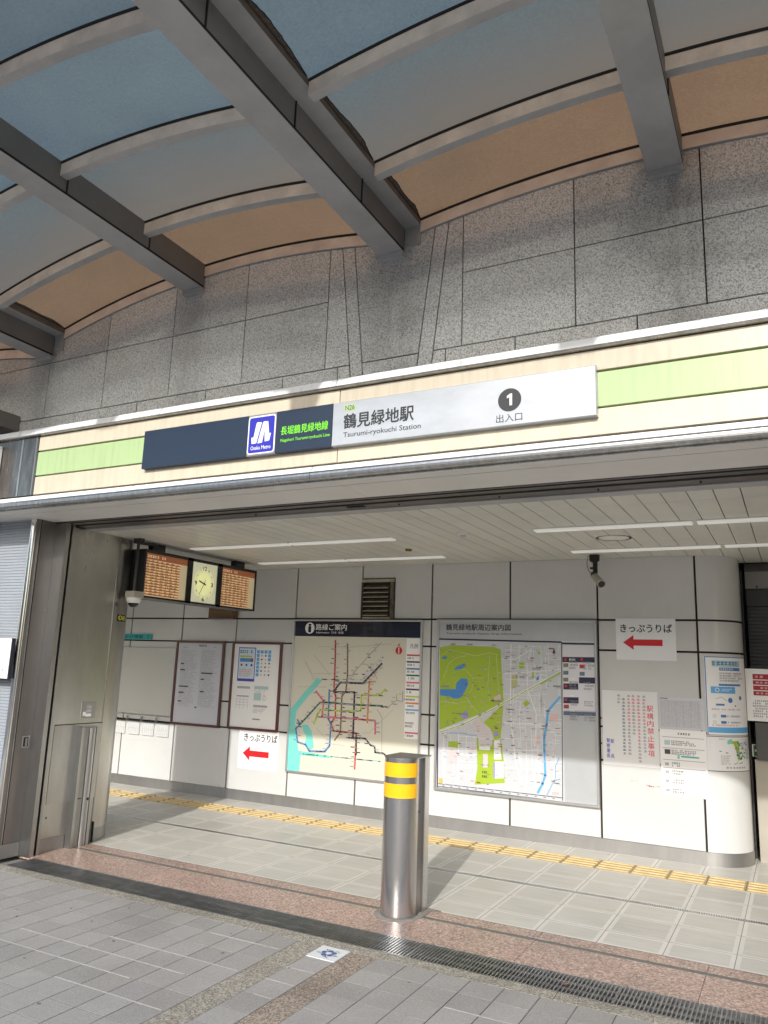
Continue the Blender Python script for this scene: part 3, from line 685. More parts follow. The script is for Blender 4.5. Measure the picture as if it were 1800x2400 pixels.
# soffit and shutter housing
sof = thing('entrance_soffit', 'flat off-white soffit under the fascia, outside the shutter housing', 'soffit', (-2.1, 3.95, 2.55))
b = MB()
for a, c in ((-9.0, -5.9), (-5.897, -2.36), (-2.357, 1.2), (1.203, 3.0)): b.box(a, c, YF+.022, 3.858, 2.553, 2.58, 'soffit'); b.box(a, c, 3.861, 4.196, 2.551, 2.58, 'soffit')
s1 = b.build('soffit_panel'); att(sof, s1)
b = MB()
hs = thing('shutter_housing', 'dark slotted shutter housing across the head of the entrance', 'shutter housing', (-2.1, 4.4, 2.52))
prof = [(4.198, 2.60), (4.198, 2.556), (4.205, 2.548), (4.225, 2.546), (4.225, 2.57), (4.255, 2.57), (4.255, 2.545), (4.31, 2.543), (4.31, 2.552), (4.355, 2.552), (4.355, 2.541), (4.45, 2.537), (4.45, 2.60)]
b.extr(prof, -5.28, 3.0, 'housing'); b.face([(-5.28,4.256,2.572),(-5.28,4.224,2.572),(3,4.224,2.572),(3,4.256,2.572)], 'black')
h1 = b.build('track')
b = MB(); b.extr([(4.451, 2.62), (4.451, 2.53), (4.53, 2.527), (4.555, 2.527), (4.555, 2.62)], -5.28, 3.0, 'gutter_paint'); h2 = b.build('closing_strip')
b = MB()
for xx in (-3.4, -2.6, -2.24, -1.55, -0.95, -0.4): b.cyl((xx, 4.40, 2.541), (xx, 4.40, 2.532), .007, .006, 'black', 8)
b.box(-2.62, -2.49, 4.37, 4.40, 2.533, 2.542, 'black'); h3 = b.build('bolt_heads')
att(hs, h1, h2, h3)

# ------------------------------------------------------------------ ceiling
ce = thing('plank_ceiling', 'beige metal plank ceiling inside the entrance', 'ceiling', (-3, 6, 2.53))
b = MB(); pp = 0.1405; x = -0.2155 - pp*66
while x < 3:
    t = rnd.uniform(0.95, 1.04)
    for y0, y1 in ((4.557, 4.836), (4.840, 7.7)):
        b.box(x+.003, x+pp-.003, y0, y1, 2.53, 2.545, 'plank', t*rnd.uniform(.98, 1.02), skip='t')
    x += pp
c1 = b.build('planks'); b = MB(); b.box(-9.6, 3.0, 4.45, 7.9, 2.546, 2.60, 'gap'); c2 = b.build('ceiling_void'); att(ce, c1, c2)
b = MB(); b.box(-9.8, 3.2, 3.75, 8.2, 3.0, 3.02, 'far_dark'); b.box(-9.8, 3.2, 8.2, 8.3, -0.02, 3.0, 'far_dark'); b.box(-9.9, -9.8, 3.75, 8.3, -0.02, 3.02, 'far_wall'); b.box(3.2, 3.3, 4.3, 8.3, -0.02, 3.02, 'far_wall')
tag(b.build('station_shell'), 'plain outer shell of the station behind the entrance lining', 'building')
# linear lamps
def lamp(x0, x1, y0, y1, lab):
    L_ = x1 - x0; r = thing('ceiling_light', lab, 'ceiling light', (x0, y0, 2.53), 'linear lamps in the plank ceiling')
    a = MB(); a.box(0, L_, -.012, y1-y0+.012, -0.006, -0.0005, 'soffit'); h = a.build('lamp_frame', r)
    a = MB(); a.box(.008, L_-.008, 0, y1-y0, -0.016, -0.0062, 'lamp_cover'); d = a.build('diffuser', r)
    return r
for (x0, x1, y0, y1, lab) in [(-1.67, -0.56, 5.475, 5.565, 'front linear lamp over the area map, left length of the pair'), (-0.54, 0.58, 5.475, 5.565, 'front linear lamp at the right, nearest the camera, above the round column'),
        (0.60, 1.7, 5.475, 5.565, 'front linear lamp running out of view at the right'), (-1.67, -0.47, 6.57, 6.66, 'rear linear lamp just before the hanging black and silver camera'),
        (-0.45, 0.7, 6.57, 6.66, 'rear linear lamp above the top of the round column'), (-3.885, -2.86, 5.51, 5.60, 'front linear lamp above the louvred vent, right of the seam'),
        (-5.02, -3.905, 5.51, 5.60, 'front linear lamp close to the departure board'), (-3.92, -2.87, 6.57, 6.66, 'rear linear lamp over the route map'), (-5.02, -3.94, 6.57, 6.66, 'rear linear lamp beside the far end of the departure board')]:
    lamp(x0, x1, y0, y1, lab)
b = MB(); FZd = lambda u, v, d: (u, v, 2.53 - d)
b.disc(-1.19, 6.02, .135, FZd, .004, 'soffit', 36, .118); b.disc(-1.19, 6.02, .118, FZd, .002, 'plank', 36); b.disc(-1.19, 6.02, .118, FZd, .0045, 'rust_pale', 36, .1155); b.cyl((-1.19, 6.02, 2.53), (-1.19, 6.02, 2.526), .137, .135, 'soffit', 36)
tag(b.build('ceiling_hatch'), 'round flush ring in the plank ceiling between two lamps', 'ceiling ring')
b = MB(); b.cyl((-2.22, 5.47, 2.53), (-2.22, 5.47, 2.505), .05, .04, 'soffit', 20); b.cyl((-2.22, 5.47, 2.505), (-2.22, 5.47, 2.497), .028, .02, 'ink_soft', 14)
tag(b.build('smoke_detector'), 'small round smoke detector on the ceiling left of the right-hand lamps', 'smoke detector')
b = MB(); b.cyl((-3.02, 6.15, 2.53), (-3.02, 6.15, 2.512), .032, .026, 'wood', 16); b.cyl((-3.02, 6.15, 2.512), (-3.02, 6.15, 2.506), .014, .01, 'yellow_label', 10)
tag(b.build('ceiling_sensor'), 'tiny amber sensor on the ceiling between the two left lamps', 'sensor')

# ------------------------------------------------------------------ white panel wall with rounded end
YW = 7.13
pw = thing('panel_wall', 'white enamelled panel wall with dark joints and a rounded right end', 'wall', (-4, 7.2, 0))
vx = [-9.79, -8.97, -8.145, -7.325, -6.493, -5.680, -4.868, -4.035, -3.222, -2.398, -1.570, -0.731]
vz = [0.106, 0.752, 1.036, 1.700, 1.970, 2.53]
b = MB(); g = 0.0085; CXW, CYW, RW = -0.731, 7.46, 0.33
vent_hole = (-4.032, -3.655, 1.985, 2.385)
for a, c in zip(vx, vx[1:]):
    for z0, z1 in zip(vz, vz[1:]):
        t = rnd.uniform(0.97, 1.02)
        if abs(a + 4.035) < .01 and z0 > 1.9:
            b.box(a+g, -3.64, YW, YW+.02, 2.40, z1, 'enamel', t); b.box(-3.64, c-g, YW, YW+.02, z0+g, z1, 'enamel', t); continue
        b.bbox(a+g, c-g, YW, YW+.02, z0+(g if z0 > .2 else 0), z1-(g if z1 < 2.5 else 0), 'enamel', 0.003, t)
def arc(r, a0, a1, n=16): return [(CXW + r*math.sin(a0+(a1-a0)*i/n), CYW - r*math.cos(a0+(a1-a0)*i/n)) for i in range(n+1)]
for z0, z1 in zip(vz, vz[1:]):
    b.wall(arc(RW, .026, math.pi/2), z0+(g if z0 > .2 else 0), z1-(g if z1 < 2.5 else 0), 'enamel')
    b.wall([(CXW+RW, CYW), (CXW+RW, CYW+.05)], z0+(g if z0 > .2 else 0), z1-(g if z1 < 2.5 else 0), 'enamel')
w1 = b.build('enamel_panels')
b = MB(); b.box(-9.79, -0.731, YW+.0205, YW+.4, 0, 2.53, 'gap'); b.wall(arc(RW-.02, 0, math.pi/2), 0, 2.53, 'gap'); b.box(CXW+RW-.035, CXW+RW+.0, CYW+.052, 7.9, 0, 2.53, 'black_gloss')
b.box(CXW+RW-.008, CXW+RW+.012, CYW+.20, CYW+.24, 0, 2.45, 'dark_metal')
w2 = b.build('wall_core')
b = MB(); b.box(-9.79, -0.731, YW-.004, YW+.02, 0.0, 0.1045, 'steel_soft'); b.wall(arc(RW+.004, 0, math.pi/2), 0, 0.1045, 'steel_soft')
A_, B_ = arc(RW+.004, 0, math.pi/2), arc(RW-.02, 0, math.pi/2)
for i in range(len(A_)-1): b.face([(*A_[i], .1045), (*A_[i+1], .1045), (*B_[i+1], .1045), (*B_[i], .1045)], 'steel_soft')
w3 = b.build('skirting')
b = MB(); r3 = random.Random(2)
for (u0, u1, v) in [(-1.33, -1.27, .60), (-1.20, -1.17, .573), (-1.163, -1.08, .567)]:
    u = u0
    while u < u1: b.rect(u, v + r3.uniform(-.006, .006), u + r3.uniform(.008, .022), v + r3.uniform(.004, .009), FR(YW), .0006, 'scratch_red' if v < .59 else 'enamel_mark'); u += .014
for k in range(40):
    u = r3.uniform(-6.4, -.8); v = r3.uniform(.15, 2.4); b.rect(u, v, u + r3.uniform(.003, .018), v + r3.uniform(.002, .006), FR(YW), .0005, 'enamel_mark')
w4 = b.build('scuff_marks'); att(pw, w1, w2, w3, w4)
RM=[('sea',0,[(-4541,1345),(-4471,1320),(-4637,1149),(-4782,986),(-4791,859),(-4756,685),(-4703,488),(-4869,474),(-4869,714),(-4860,1005)]),('sea',0,[(-4704,848),(-4630,856),(-4575,790),(-4537,628),(-4602,587),(-4656,647),(-4639,730),(-4683,792)]),('sea',0,[(-4866,827),(-4772,833),(-4740,581),(-4681,578),(-4335,559),(-4333,536),(-4697,538),(-4706,365),(-4855,364)]),('sea',8,[(-4698,553),(-4186,556),(-3754,555)]),('grey',5,[(-3776,1729),(-3919,1593),(-4120,1382),(-4163,1381)]),('ltgrey',4,[(-4713,1516),(-4532,1294)]),('ltgrey',4,[(-4595,1586),(-4379,1375)]),('ltgrey',4,[(-4543,1673),(-4118,1676),(-3661,1717)]),('grey',4,[(-3802,1055),(-3742,987),(-3729,656)]),('grey',5,[(-3582,1217),(-3579,1155),(-3514,1150),(-3517,1247)]),('grey',5,[(-3741,1094),(-3679,1075),(-3620,1136),(-3579,1155)]),('ltblue',6,[(-4489,1331),(-4004,1345),(-3922,1419),(-3761,1597)]),('ltgrey',4,[(-4782,1241),(-4416,1252)]),('ltgrey',4,[(-4583,1386),(-4291,1397)]),('ltgrey',4,[(-4695,1507),(-4618,1385),(-4591,1320)]),('ltgrey',4,[(-4165,675),(-4340,679),(-4526,830)]),('ltgrey',4,[(-3959,814),(-3886,819),(-3617,1065)]),('pink',5,[(-3937,1501),(-3837,1413),(-3814,1359)]),('red',14,[(-4331,1739),(-4328,1677),(-4323,1526),(-4322,1210),(-4298,1170),(-4291,955),(-4340,888),(-4303,811),(-4033,807),(-4025,597),(-4032,789),(-4034,456)]),('purple',16,[(-3763,1515),(-3976,1309),(-4247,1306),(-4315,1224),(-4303,1206),(-4071,1214),(-4068,764)]),('navy',13,[(-4121,757),(-3925,762),(-3860,702),(-3813,693),(-3805,637),(-3718,635),(-3692,624)]),('blue',14,[(-4379,1226),(-4376,931),(-4340,879),(-4344,661),(-4399,598),(-4590,586),(-4642,648),(-4744,668),(-4776,804),(-4727,852),(-4761,897)]),('green',14,[(-4727,847),(-4486,1091),(-4407,1095),(-4078,1089),(-3741,1094)]),('brown',12,[(-4180,1708),(-4163,1383),(-4177,1217),(-4221,1169),(-4221,805),(-4287,719)]),('pink',15,[(-4544,1205),(-4441,1102),(-4455,945),(-4179,948),(-3818,946),(-3811,816)]),('ygreen',14,[(-4551,865),(-4512,969),(-4470,1018),(-4226,1015),(-3990,1034),(-3987,1189),(-3776,1197),(-3712,1264)]),('orange',13,[(-3829,1331),(-3902,1327),(-3905,1139),(-3906,920)])]
AM=[('park',0,[(-3119,1692),(-2989,1717),(-2552,1708),(-2486,1684),(-2455,1187),(-2706,1071),(-3107,904)]),('park',0,[(-2652,1002),(-2455,1187),(-2482,869),(-2546,851),(-2578,939)]),('park',0,[(-2720,857),(-2704,858),(-2698,787),(-2572,787),(-2557,850),(-2479,855),(-2453,674),(-2442,474),(-2736,432),(-2711,576)]),('bldg',0,[(-2698,839),(-2577,843),(-2579,800),(-2698,798)]),('white',0,[(-2695,782),(-2587,786),(-2587,752),(-2694,749)]),('bldg',0,[(-2655,714),(-2608,716),(-2607,595),(-2656,592)]),('white',0,[(-2548,846),(-2489,850),(-2475,681),(-2547,675)]),('white',0,[(-2540,657),(-2453,662),(-2452,515),(-2539,505)]),('violet',0,[(-2553,646),(-2537,648),(-2536,507),(-2552,504)]),('lake',0,[(-3107,1289),(-2943,1296),(-2933,1361),(-2884,1403),(-2823,1396),(-2812,1346),(-2849,1275),(-2892,1214),(-2958,1202),(-3002,1223),(-3105,1228)]),('lake',0,[(-2957,1496),(-2919,1518),(-2853,1545),(-2836,1525),(-2912,1473),(-2957,1481)]),('lake',0,[(-3094,1600),(-3043,1611),(-3043,1585),(-3094,1579)]),('violet',0,[(-2889,1036),(-2846,1097),(-2808,1090),(-2811,1040),(-2845,1019)]),('violet',0,[(-2547,922),(-2505,925),(-2505,887),(-2547,884)]),('rose',0,[(-2554,1240),(-2486,1272),(-2481,1224),(-2549,1206)]),('park',0,[(-3011,802),(-2896,810),(-2901,752),(-3010,748)]),('bldg',0,[(-3010,734),(-2904,742),(-2906,597),(-3012,597)]),('bldg',0,[(-2812,923),(-2706,1037),(-2673,1000),(-2589,938),(-2578,863),(-2709,863),(-2715,930)]),('park',0,[(-2309,1571),(-2255,1570),(-2257,1514),(-2311,1514)]),('park2',0,[(-2378,1452),(-2321,1452),(-2319,1347),(-2378,1321)]),('park',0,[(-2179,1488),(-2158,1483),(-2159,1431),(-2179,1430)]),('park',0,[(-2270,1201),(-2230,1232),(-2200,1200),(-2240,1165)]),('park',0,[(-2122,1668),(-2097,1673),(-2102,1649),(-2123,1648)]),('lake',0,[(-2139,1431),(-2114,1452),(-2114,1418),(-2139,1412)]),('rose',0,[(-2161,911),(-2111,919),(-2112,840),(-2161,846)]),('rose',0,[(-2012,1116),(-1934,1116),(-1945,1046),(-2008,1061)]),('orange2',0,[(-3103,454),(-3054,458),(-3053,410),(-3102,410)]),('rose',0,[(-1998,441),(-1937,443),(-1937,420),(-1999,418)]),('white',22,[(-3101,884),(-2866,969),(-2695,1057),(-2382,1229),(-2219,1323),(-1911,1492)]),('park',9,[(-3101,882),(-2866,967),(-2695,1055),(-2382,1227),(-2219,1321),(-1911,1490)]),('park',16,[(-2099,1381),(-1916,1487)]),('white',10,[(-2383,1736),(-2388,1219),(-2377,981),(-2341,702),(-2291,484)]),('white',8,[(-2188,1700),(-2219,1583),(-2225,1332),(-2140,1109),(-2156,809)]),('white',8,[(-2477,1595),(-2342,1599),(-2188,1691)]),('white',8,[(-2903,883),(-2906,425)]),('white',8,[(-3057,877),(-3053,410)]),('white',7,[(-2904,592),(-2712,604)]),('white',7,[(-2454,1014),(-2042,1021)]),('white',7,[(-2445,1459),(-1911,1516)]),('white',7,[(-2443,768),(-2083,787)]),('white',7,[(-3092,708),(-2724,737)]),('white',4,[(-2892,859),(-2730,866)]),('white',4,[(-2891,801),(-2730,808)]),('white',4,[(-2890,743),(-2729,751)]),('white',4,[(-2889,685),(-2729,693)]),('white',4,[(-2888,627),(-2728,636)]),('white',4,[(-2887,570),(-2727,579)]),('white',4,[(-2886,512),(-2727,522)]),('white',4,[(-2446,1685),(-2077,1674)]),('white',4,[(-2446,1547),(-2078,1539)]),('white',4,[(-2445,1410),(-2079,1405)]),('white',4,[(-2445,1274),(-2080,1272)]),('white',4,[(-2444,1139),(-2081,1141)]),('white',4,[(-2444,1005),(-2081,1010)]),('white',4,[(-2443,872),(-2082,880)]),('white',4,[(-2443,740),(-2083,751)]),('white',4,[(-2442,609),(-2084,623)]),('white',4,[(-2311,1727),(-2306,1503)]),('white',4,[(-2291,987),(-2281,485)]),('white',4,[(-2239,1729),(-2232,1505)]),('white',4,[(-2240,990),(-2227,491)]),('white',4,[(-2168,1730),(-2159,1507)]),('white',4,[(-2190,993),(-2172,496)]),('white',4,[(-2097,1731),(-2087,1510)]),('white',4,[(-2141,996),(-2119,501)]),('white',4,[(-2027,1733),(-2016,1512)]),('white',4,[(-2091,1000),(-2065,506)]),('path',4,[(-3089,1620),(-3011,1673),(-2877,1646),(-2745,1618),(-2594,1652),(-2509,1634)]),('path',4,[(-3073,1396),(-3020,1540),(-2942,1593),(-2843,1616)]),('path',4,[(-2764,1408),(-2773,1298),(-2837,1226),(-2771,1151),(-2696,1077)]),('path',4,[(-2594,1602),(-2613,1355),(-2591,1199)]),('path',4,[(-2530,1634),(-2508,1359),(-2486,1214)]),('path',4,[(-3102,1173),(-2924,1162),(-2837,1187)]),('path',4,[(-2929,1482),(-2841,1485),(-2764,1408),(-2656,1412)]),('stream',6,[(-3018,880),(-2865,889),(-2789,876),(-2715,880)]),('river',20,[(-1918,1271),(-2031,1143),(-2044,1021),(-2067,908),(-2068,789),(-2060,579),(-2085,504),(-2129,423)]),('stream',8,[(-1933,736),(-1968,660),(-1964,561)]),('stream',8,[(-1926,556),(-1978,542),(-2047,409)]),('path',8,[(-2701,1057),(-2620,965)]),('navy',14,[(-3135,1774),(-1903,1764)]),('navy',10,[(-3135,1774),(-3115,366)]),('navy',6,[(-1898,1764),(-1904,379)]),('navy',5,[(-3107,405),(-1904,401)]),('navy',5,[(-3116,380),(-1902,369)]),('navy',14,[(-1893,1752),(-1601,1752)]),('paper2',0,[(-1889,1740),(-1603,1742),(-1602,1167),(-1891,1156)]),('navy2',0,[(-1892,1630),(-1598,1635),(-1599,1588),(-1892,1583)]),('navy2',0,[(-1743,1454),(-1599,1456),(-1600,1403),(-1744,1400)]),('navy2',0,[(-1885,1394),(-1751,1397),(-1751,1343),(-1886,1340)]),('navy2',0,[(-1886,1272),(-1749,1276),(-1749,1223),(-1887,1218)]),('navy3',0,[(-1888,1147),(-1598,1154),(-1599,1122),(-1888,1114)]),('redm',0,[(-1877,1618),(-1854,1619),(-1854,1596),(-1878,1595)]),('redm',0,[(-1728,1622),(-1705,1623),(-1705,1600),(-1728,1599)]),('redm',0,[(-1875,1382),(-1852,1383),(-1852,1361),(-1876,1360)]),('redm',0,[(-1877,1261),(-1854,1262),(-1854,1239),(-1877,1238)]),('olive',0,[(-1885,1573),(-1838,1575),(-1839,1541),(-1885,1539)]),('redm',0,[(-1736,1566),(-1690,1568),(-1690,1534),(-1736,1533)]),('steelb',0,[(-1886,1505),(-1839,1507),(-1839,1473),(-1886,1471)]),('steelb',0,[(-1737,1501),(-1691,1502),(-1691,1469),(-1737,1467)]),('olive',0,[(-1886,1444),(-1840,1446),(-1840,1412),(-1887,1410)]),('redb',0,[(-1884,1205),(-1838,1208),(-1838,1174),(-1885,1172)])]
LEG=[[(-3468,1616),(-3332,1612)],[(-3466,1550),(-3330,1547)],[(-3464,1482),(-3328,1479)],[(-3462,1417),(-3327,1415)],[(-3459,1346),(-3325,1344)],[(-3457,1280),(-3323,1279)],[(-3455,1210),(-3321,1209)],[(-3453,1146),(-3319,1146)],[(-3451,1081),(-3318,1082)],[(-3444,860),(-3311,862)]]
# ------------------------------------------------------------------ station name sign
YS = 3.66
sg = thing('station_sign', 'long navy and silver station name sign mounted on the cream band', 'sign', (-2.3, 3.68, 2.737))
b = MB(); b.bbox(-3.815, -2.935, YS, YF-.002, 2.738, 3.001, 'sign_navy', .002); b.box(-2.934, -2.722, YS+.001, YF-.002, 2.738, 3.001, 'ink_mid'); b.bbox(-2.721, -2.319, YS, YF-.002, 2.738, 3.001, 'sign_navy', .002); s1 = b.build('navy_panel')
b = MB(); b.bbox(-2.318, -0.79, YS, YF-.002, 2.738, 3.001, 'sign_silver', .004); s2 = b.build('silver_panel')
f = FR(YS)
def rrect(b, u0, v0, u1, v1, r, fn, d, mt):
    pts = []
    for cx_, cy_, a0 in ((u1-r, v0+r, -90), (u1-r, v1-r, 0), (u0+r, v1-r, 90), (u0+r, v0+r, 180)):
        for k in range(6): t = rad(a0 + 18*k); pts.append((cx_+r*math.cos(t), cy_+r*math.sin(t)))
    b.face([fn(u, v, d) for u, v in pts], mt)
b = MB(); rrect(b, -2.932, 2.746, -2.724, 2.990, .02, f, .001, 'logo_white'); rrect(b, -2.923, 2.754, -2.733, 2.981, .014, f, .002, 'logo_blue')
def M_(u, v): return (-2.902 + u*0.148, 2.812 + v*0.138)
# emblem: an italic M of two sweeping strokes
for pts in ([(.05, 0), (.27, .02), (.50, .97), (.27, 1), (.22, .93), (.11, .30), (0, .31), (.02, .05)],
            [(.33, 0), (.57, .02), (.66, .62), (.70, .05), (.93, .08), (1, .42), (.90, .42), (.82, .98), (.60, 1), (.55, .93)]):
    b.face([f(*M_(u, v), .003) for u, v in pts], 'logo_white')
b.text('Osaka Metro', -2.903, 2.773, -2.752, 2.797, f, .003, 'logo_white', .012); s3 = b.build('metro_emblem')
b = MB(); b.text('長堀鶴見緑地線', -2.682, 2.846, -2.346, 2.900, f, .0012, 'sign_green', .012); b.text('Nagahori Tsurumi-ryokuchi Line', -2.681, 2.797, -2.331, 2.822, f, .0012, 'sign_green', .012); s4 = b.build('green_lettering')
b = MB(); b.text('鶴見緑地駅', -2.240, 2.835, -1.789, 2.923, f, .0012, 'ink_dark', .022); b.text('Tsurumi-ryokuchi Station', -2.239, 2.774, -1.744, 2.813, f, .0012, 'ink_dark', .008)
s5 = b.build('name_lettering'); b = MB(); b.disc(-1.236, 2.877, .063, f, .0012, 'ink_dark', 40); b.face([f(-1.236, 2.846, .002), f(-1.222, 2.846, .002), f(-1.222, 2.910, .002), f(-1.233, 2.910, .002), f(-1.250, 2.899, .002), f(-1.250, 2.886, .002), f(-1.236, 2.893, .002)], 'logo_white'); b.text('出入口', -1.309, 2.758, -1.168, 2.803, f, .0012, 'ink_dark', .004); s7 = b.build('exit_number')
b = MB(); rrect(b, -2.242, 2.940, -2.160, 2.981, .004, f, .001, 'green'); b.text('N26', -2.232, 2.946, -2.170, 2.975, f, .002, 'ink_dark', .0); s6 = b.build('station_number')
att(sg, s1, s2, s3, s4, s5, s6, s7)

# ------------------------------------------------------------------ stainless pillar at the left
pl = thing('steel_pillar', 'brushed stainless pillar with a black shutter slot at the left of the entrance', 'pillar', (-5.4, 4.5, 0))
a = []
b = MB(); b.box(-5.325, -5.28, 4.03, 4.222, 0.102, 2.552, 'steel_front', skip='l'); b.cyl((-5.298, 4.02, 0), (-5.298, 4.02, 2.552), .021, .021, 'chrome', 24)
b.box(-5.279, -5.272, 4.060, 4.066, .1, 2.55, 'steel_trim'); b.box(-5.279, -5.274, 4.072, 4.076, .1, 2.55, 'black'); a.append(b.build('front_cladding'))
b = MB(); b.box(-5.40, -5.160, 4.223, 4.262, 0.0, 2.543, 'steel'); b.box(-5.40, -5.166, 4.288, 4.312, 0.0, 2.543, 'steel'); b.box(-5.33, -5.20, 4.2622, 4.2878, 0.0, 2.543, 'black'); a.append(b.build('shutter_rail'))
RC = 0.33; cc = (-5.2-RC, 4.85)
plan = [(-5.2, 4.3125), (-5.2, 4.55), (-5.2, 4.85)] + [(cc[0]+RC*math.cos(t), cc[1]+RC*math.sin(t)) for t in [rad(6*k) for k in range(1, 16)]] + [(-5.9, 5.18), (-5.9, 4.31)]
b = MB(); b.wall(plan, 0.103, 2.529, 'steel_panel'); b.box(-5.1995, -5.1975, 4.833, 4.8365, .1, 2.529, 'dark_metal'); b.box(-5.1995, -5.1955, 4.827, 4.833, .1, 2.529, 'steel_trim'); a.append(b.build('cladding'))
b = MB(); b.wall([(x-.004 if x > -5.6 else x, y) for x, y in plan], 0.0, 0.101, 'steel_soft'); b.box(-5.325, -5.276, 4.03, 4.221, 0, .1, 'steel_soft'); b.box(-5.1995, -5.18, 4.835, 4.841, 0, .16, 'black'); a.append(b.build('kick_plate'))
b = MB(); b.box(-5.1995, -5.19, 4.36, 4.832, .944, .95, 'dark_metal'); b.box(-5.1995, -5.196, 4.355, 4.832, .35, .9435, 'steel')
b.box(-5.1995, -5.135, 4.575, 4.60, 0, .925, 'steel'); b.box(-5.1995, -5.150, 4.60, 4.66, 0, .92, 'steel_soft'); b.cyl((-5.165, 4.70, 0), (-5.165, 4.70, .915), .034, .034, 'steel', 24); b.box(-5.1995, -5.145, 4.735, 4.765, 0, .92, 'steel')
b.box(-5.150, -5.1485, 4.61, 4.65, .365, .372, 'black'); b.cyl((-5.1315, 4.70, .36), (-5.1295, 4.70, .36), .012, .012, 'black', 12); a.append(b.build('guide_fins'))
b = MB(); b.bbox(0, .15, 0, .004, 0, .13, 'steel_soft', .002); b.face([(.02,-.001,.02),(.05,-.001,.02),(.05,-.001,.05),(.02,-.001,.05)], 'paper'); 
for z0 in (.012, .045, .078): b.face([(.05,-.001,z0),(.105,-.001,z0),(.105,-.001,z0+.024),(.05,-.001,z0+.024)], 'ink_soft' if z0 > .02 else 'paper')
b.v = [(-5.2 + .003 - y, 4.597 + x, .99 + z) for x, y, z in b.v]; a.append(b.build('switch_plate'))
b = MB(); b.box(-5.2795, -5.277, 4.137, 4.20, .785, .873, 'steel_trim'); b.box(-5.2768, -5.276, 4.148, 4.19, .795, .863, 'gap'); b.box(-5.2758, -5.270, 4.162, 4.178, .80, .855, 'steel_trim'); a.append(b.build('pull_handle'))
b = MB(); b.box(-5.1995, -5.1985, 4.367, 4.379, .245, .262, 'dark_metal'); b.cyl((-5.2725, 4.2, 1.84), (-5.277, 4.2, 1.84), .004, .004, 'steel_trim', 8); a.append(b.build('screws'))
att(pl, *a)
b = MB()
def pc(u, v, d): t = u / RC; r = RC + d; return (cc[0] + r*math.cos(t), cc[1] + r*math.sin(t), v)
for i in range(8):
    u0, u1 = .035 + .14*i/8, .035 + .14*(i+1)/8; b.rect(u0, 1.797, u1, 1.856, pc, .002, 'black')
b.text('08', .047, 1.807, .155, 1.848, pc, .003, 'yellow_label', .02)
tag(b.build('number_label'), 'small black label with yellow digits on the steel pillar corner', 'label')
# ribbed panel beside it
rb = thing('ribbed_panel', 'pale ribbed shutter panel left of the steel pillar', 'shutter', (-5.5, 4.06, 0))
b = MB(); prof = []; z = 0.0
while z < 2.55: prof += [(4.058, z), (4.052, z+.006), (4.052, z+.016), (4.058, z+.0225)]; z += .0235
b.extr(prof, -5.76, -5.322, 'rib_white'); a1 = b.build('slats'); b = MB(); b.box(-5.80, -5.76, 4.03, 4.11, 0, 2.55, 'steel'); b.box(-5.76, -5.33, 4.066, 4.10, 0, 2.55, 'rib_white'); a2 = b.build('frame'); att(rb, a1, a2)
nb = thing('projecting_sign', 'white boxed notice with a dark side at the left edge, fixed to the ribbed panel', 'sign', (-5.5, 4.0, 1.45))
b = MB(); b.box(-5.9, -5.268, 3.935, 3.968, 1.302, 1.605, 'header_navy'); b.box(-5.6, -5.5, 3.968, 4.055, 1.40, 1.5, 'dark_metal'); a1 = b.build('case'); b = MB(); b.box(-5.895, -5.270, 3.93, 3.9345, 1.304, 1.603, 'paper'); b.rect(-5.42, 1.50, -5.30, 1.502, FR(3.93), .001, 'ink_soft'); b.rect(-5.5, 1.44, -5.30, 1.442, FR(3.93), .001, 'ink_soft'); b.disc(-5.33, 1.365, .008, FR(3.93), .001, 'ink_mid', 10); scrib(b, -5.8, 1.45, -5.5, 1.58, 4, FR(3.93), .001, 'ink', 3); a2 = b.build('face'); att(nb, a1, a2)

# ------------------------------------------------------------------ bollard
bo = thing('bollard', 'stainless bollard with two yellow bands standing on the pink threshold', 'bollard', (-2.252, 4.62, 0))
cx, cy, r = -2.262, 4.600, .110
def D(rr, y1): return [(cx - rr, y1)] + [(cx + rr*math.cos(t), cy + rr*math.sin(t)) for t in [math.pi + math.pi*i/32 for i in range(33)]] + [(cx + rr, y1)]
a = []
b = MB(); b.wall(D(r, 4.622), 0.004, 0.925, 'steel_bollard', closed=True); a.append(b.build('front_shell'))
b = MB(); b.box(cx-.096, cx+.096, 4.6225, 4.708, .004, .922, 'steel_front'); b.box(cx+.0962, cx+.0975, 4.655, 4.672, .595, .605, 'black'); a.append(b.build('shutter_channel'))
b = MB()
pl_ = [(cx-.111, 4.709), (cx+.111, 4.709), (cx+.111, 4.785), (cx+.10, 4.80), (cx-.10, 4.80), (cx-.111, 4.785)]
b.wall(pl_, .004, .925, 'steel_bollard', closed=True, sm=False); b.box(cx+.1112, cx+.1132, 4.710, 4.719, .01, .92, 'steel_trim'); a.append(b.build('rear_post'))
b = MB(); cap = [(cx-.113, 4.803)] + [(cx + .1125*math.cos(t), cy + .1125*math.sin(t)) for t in [math.pi + math.pi*i/32 for i in range(33)]] + [(cx+.113, 4.803)]
b.wall(cap, .9255, .934, 'steel', closed=True); a.append(b.build('top_plate'))
for z0, z1 in ((.818, .903), (.694, .778)):
    b = MB(); rr = r + .0012; b.wall([(cx + rr*math.cos(t), cy + rr*math.sin(t)) for t in [math.pi + math.pi*i/32 for i in range(33)]], z0, z1, 'yellow_band'); a.append(b.build('yellow_band'))
b = MB(); b.wall([(cx-.15, 4.82), (cx-.15, 4.60)] + [(cx + .145*math.cos(t), cy-.02 + .125*math.sin(t)) for t in [math.pi + math.pi*i/16 for i in range(17)]] + [(cx+.15, 4.60), (cx+.15, 4.82)], .0005, .0022, 'mortar', closed=True); a.append(b.build('base_plate'))
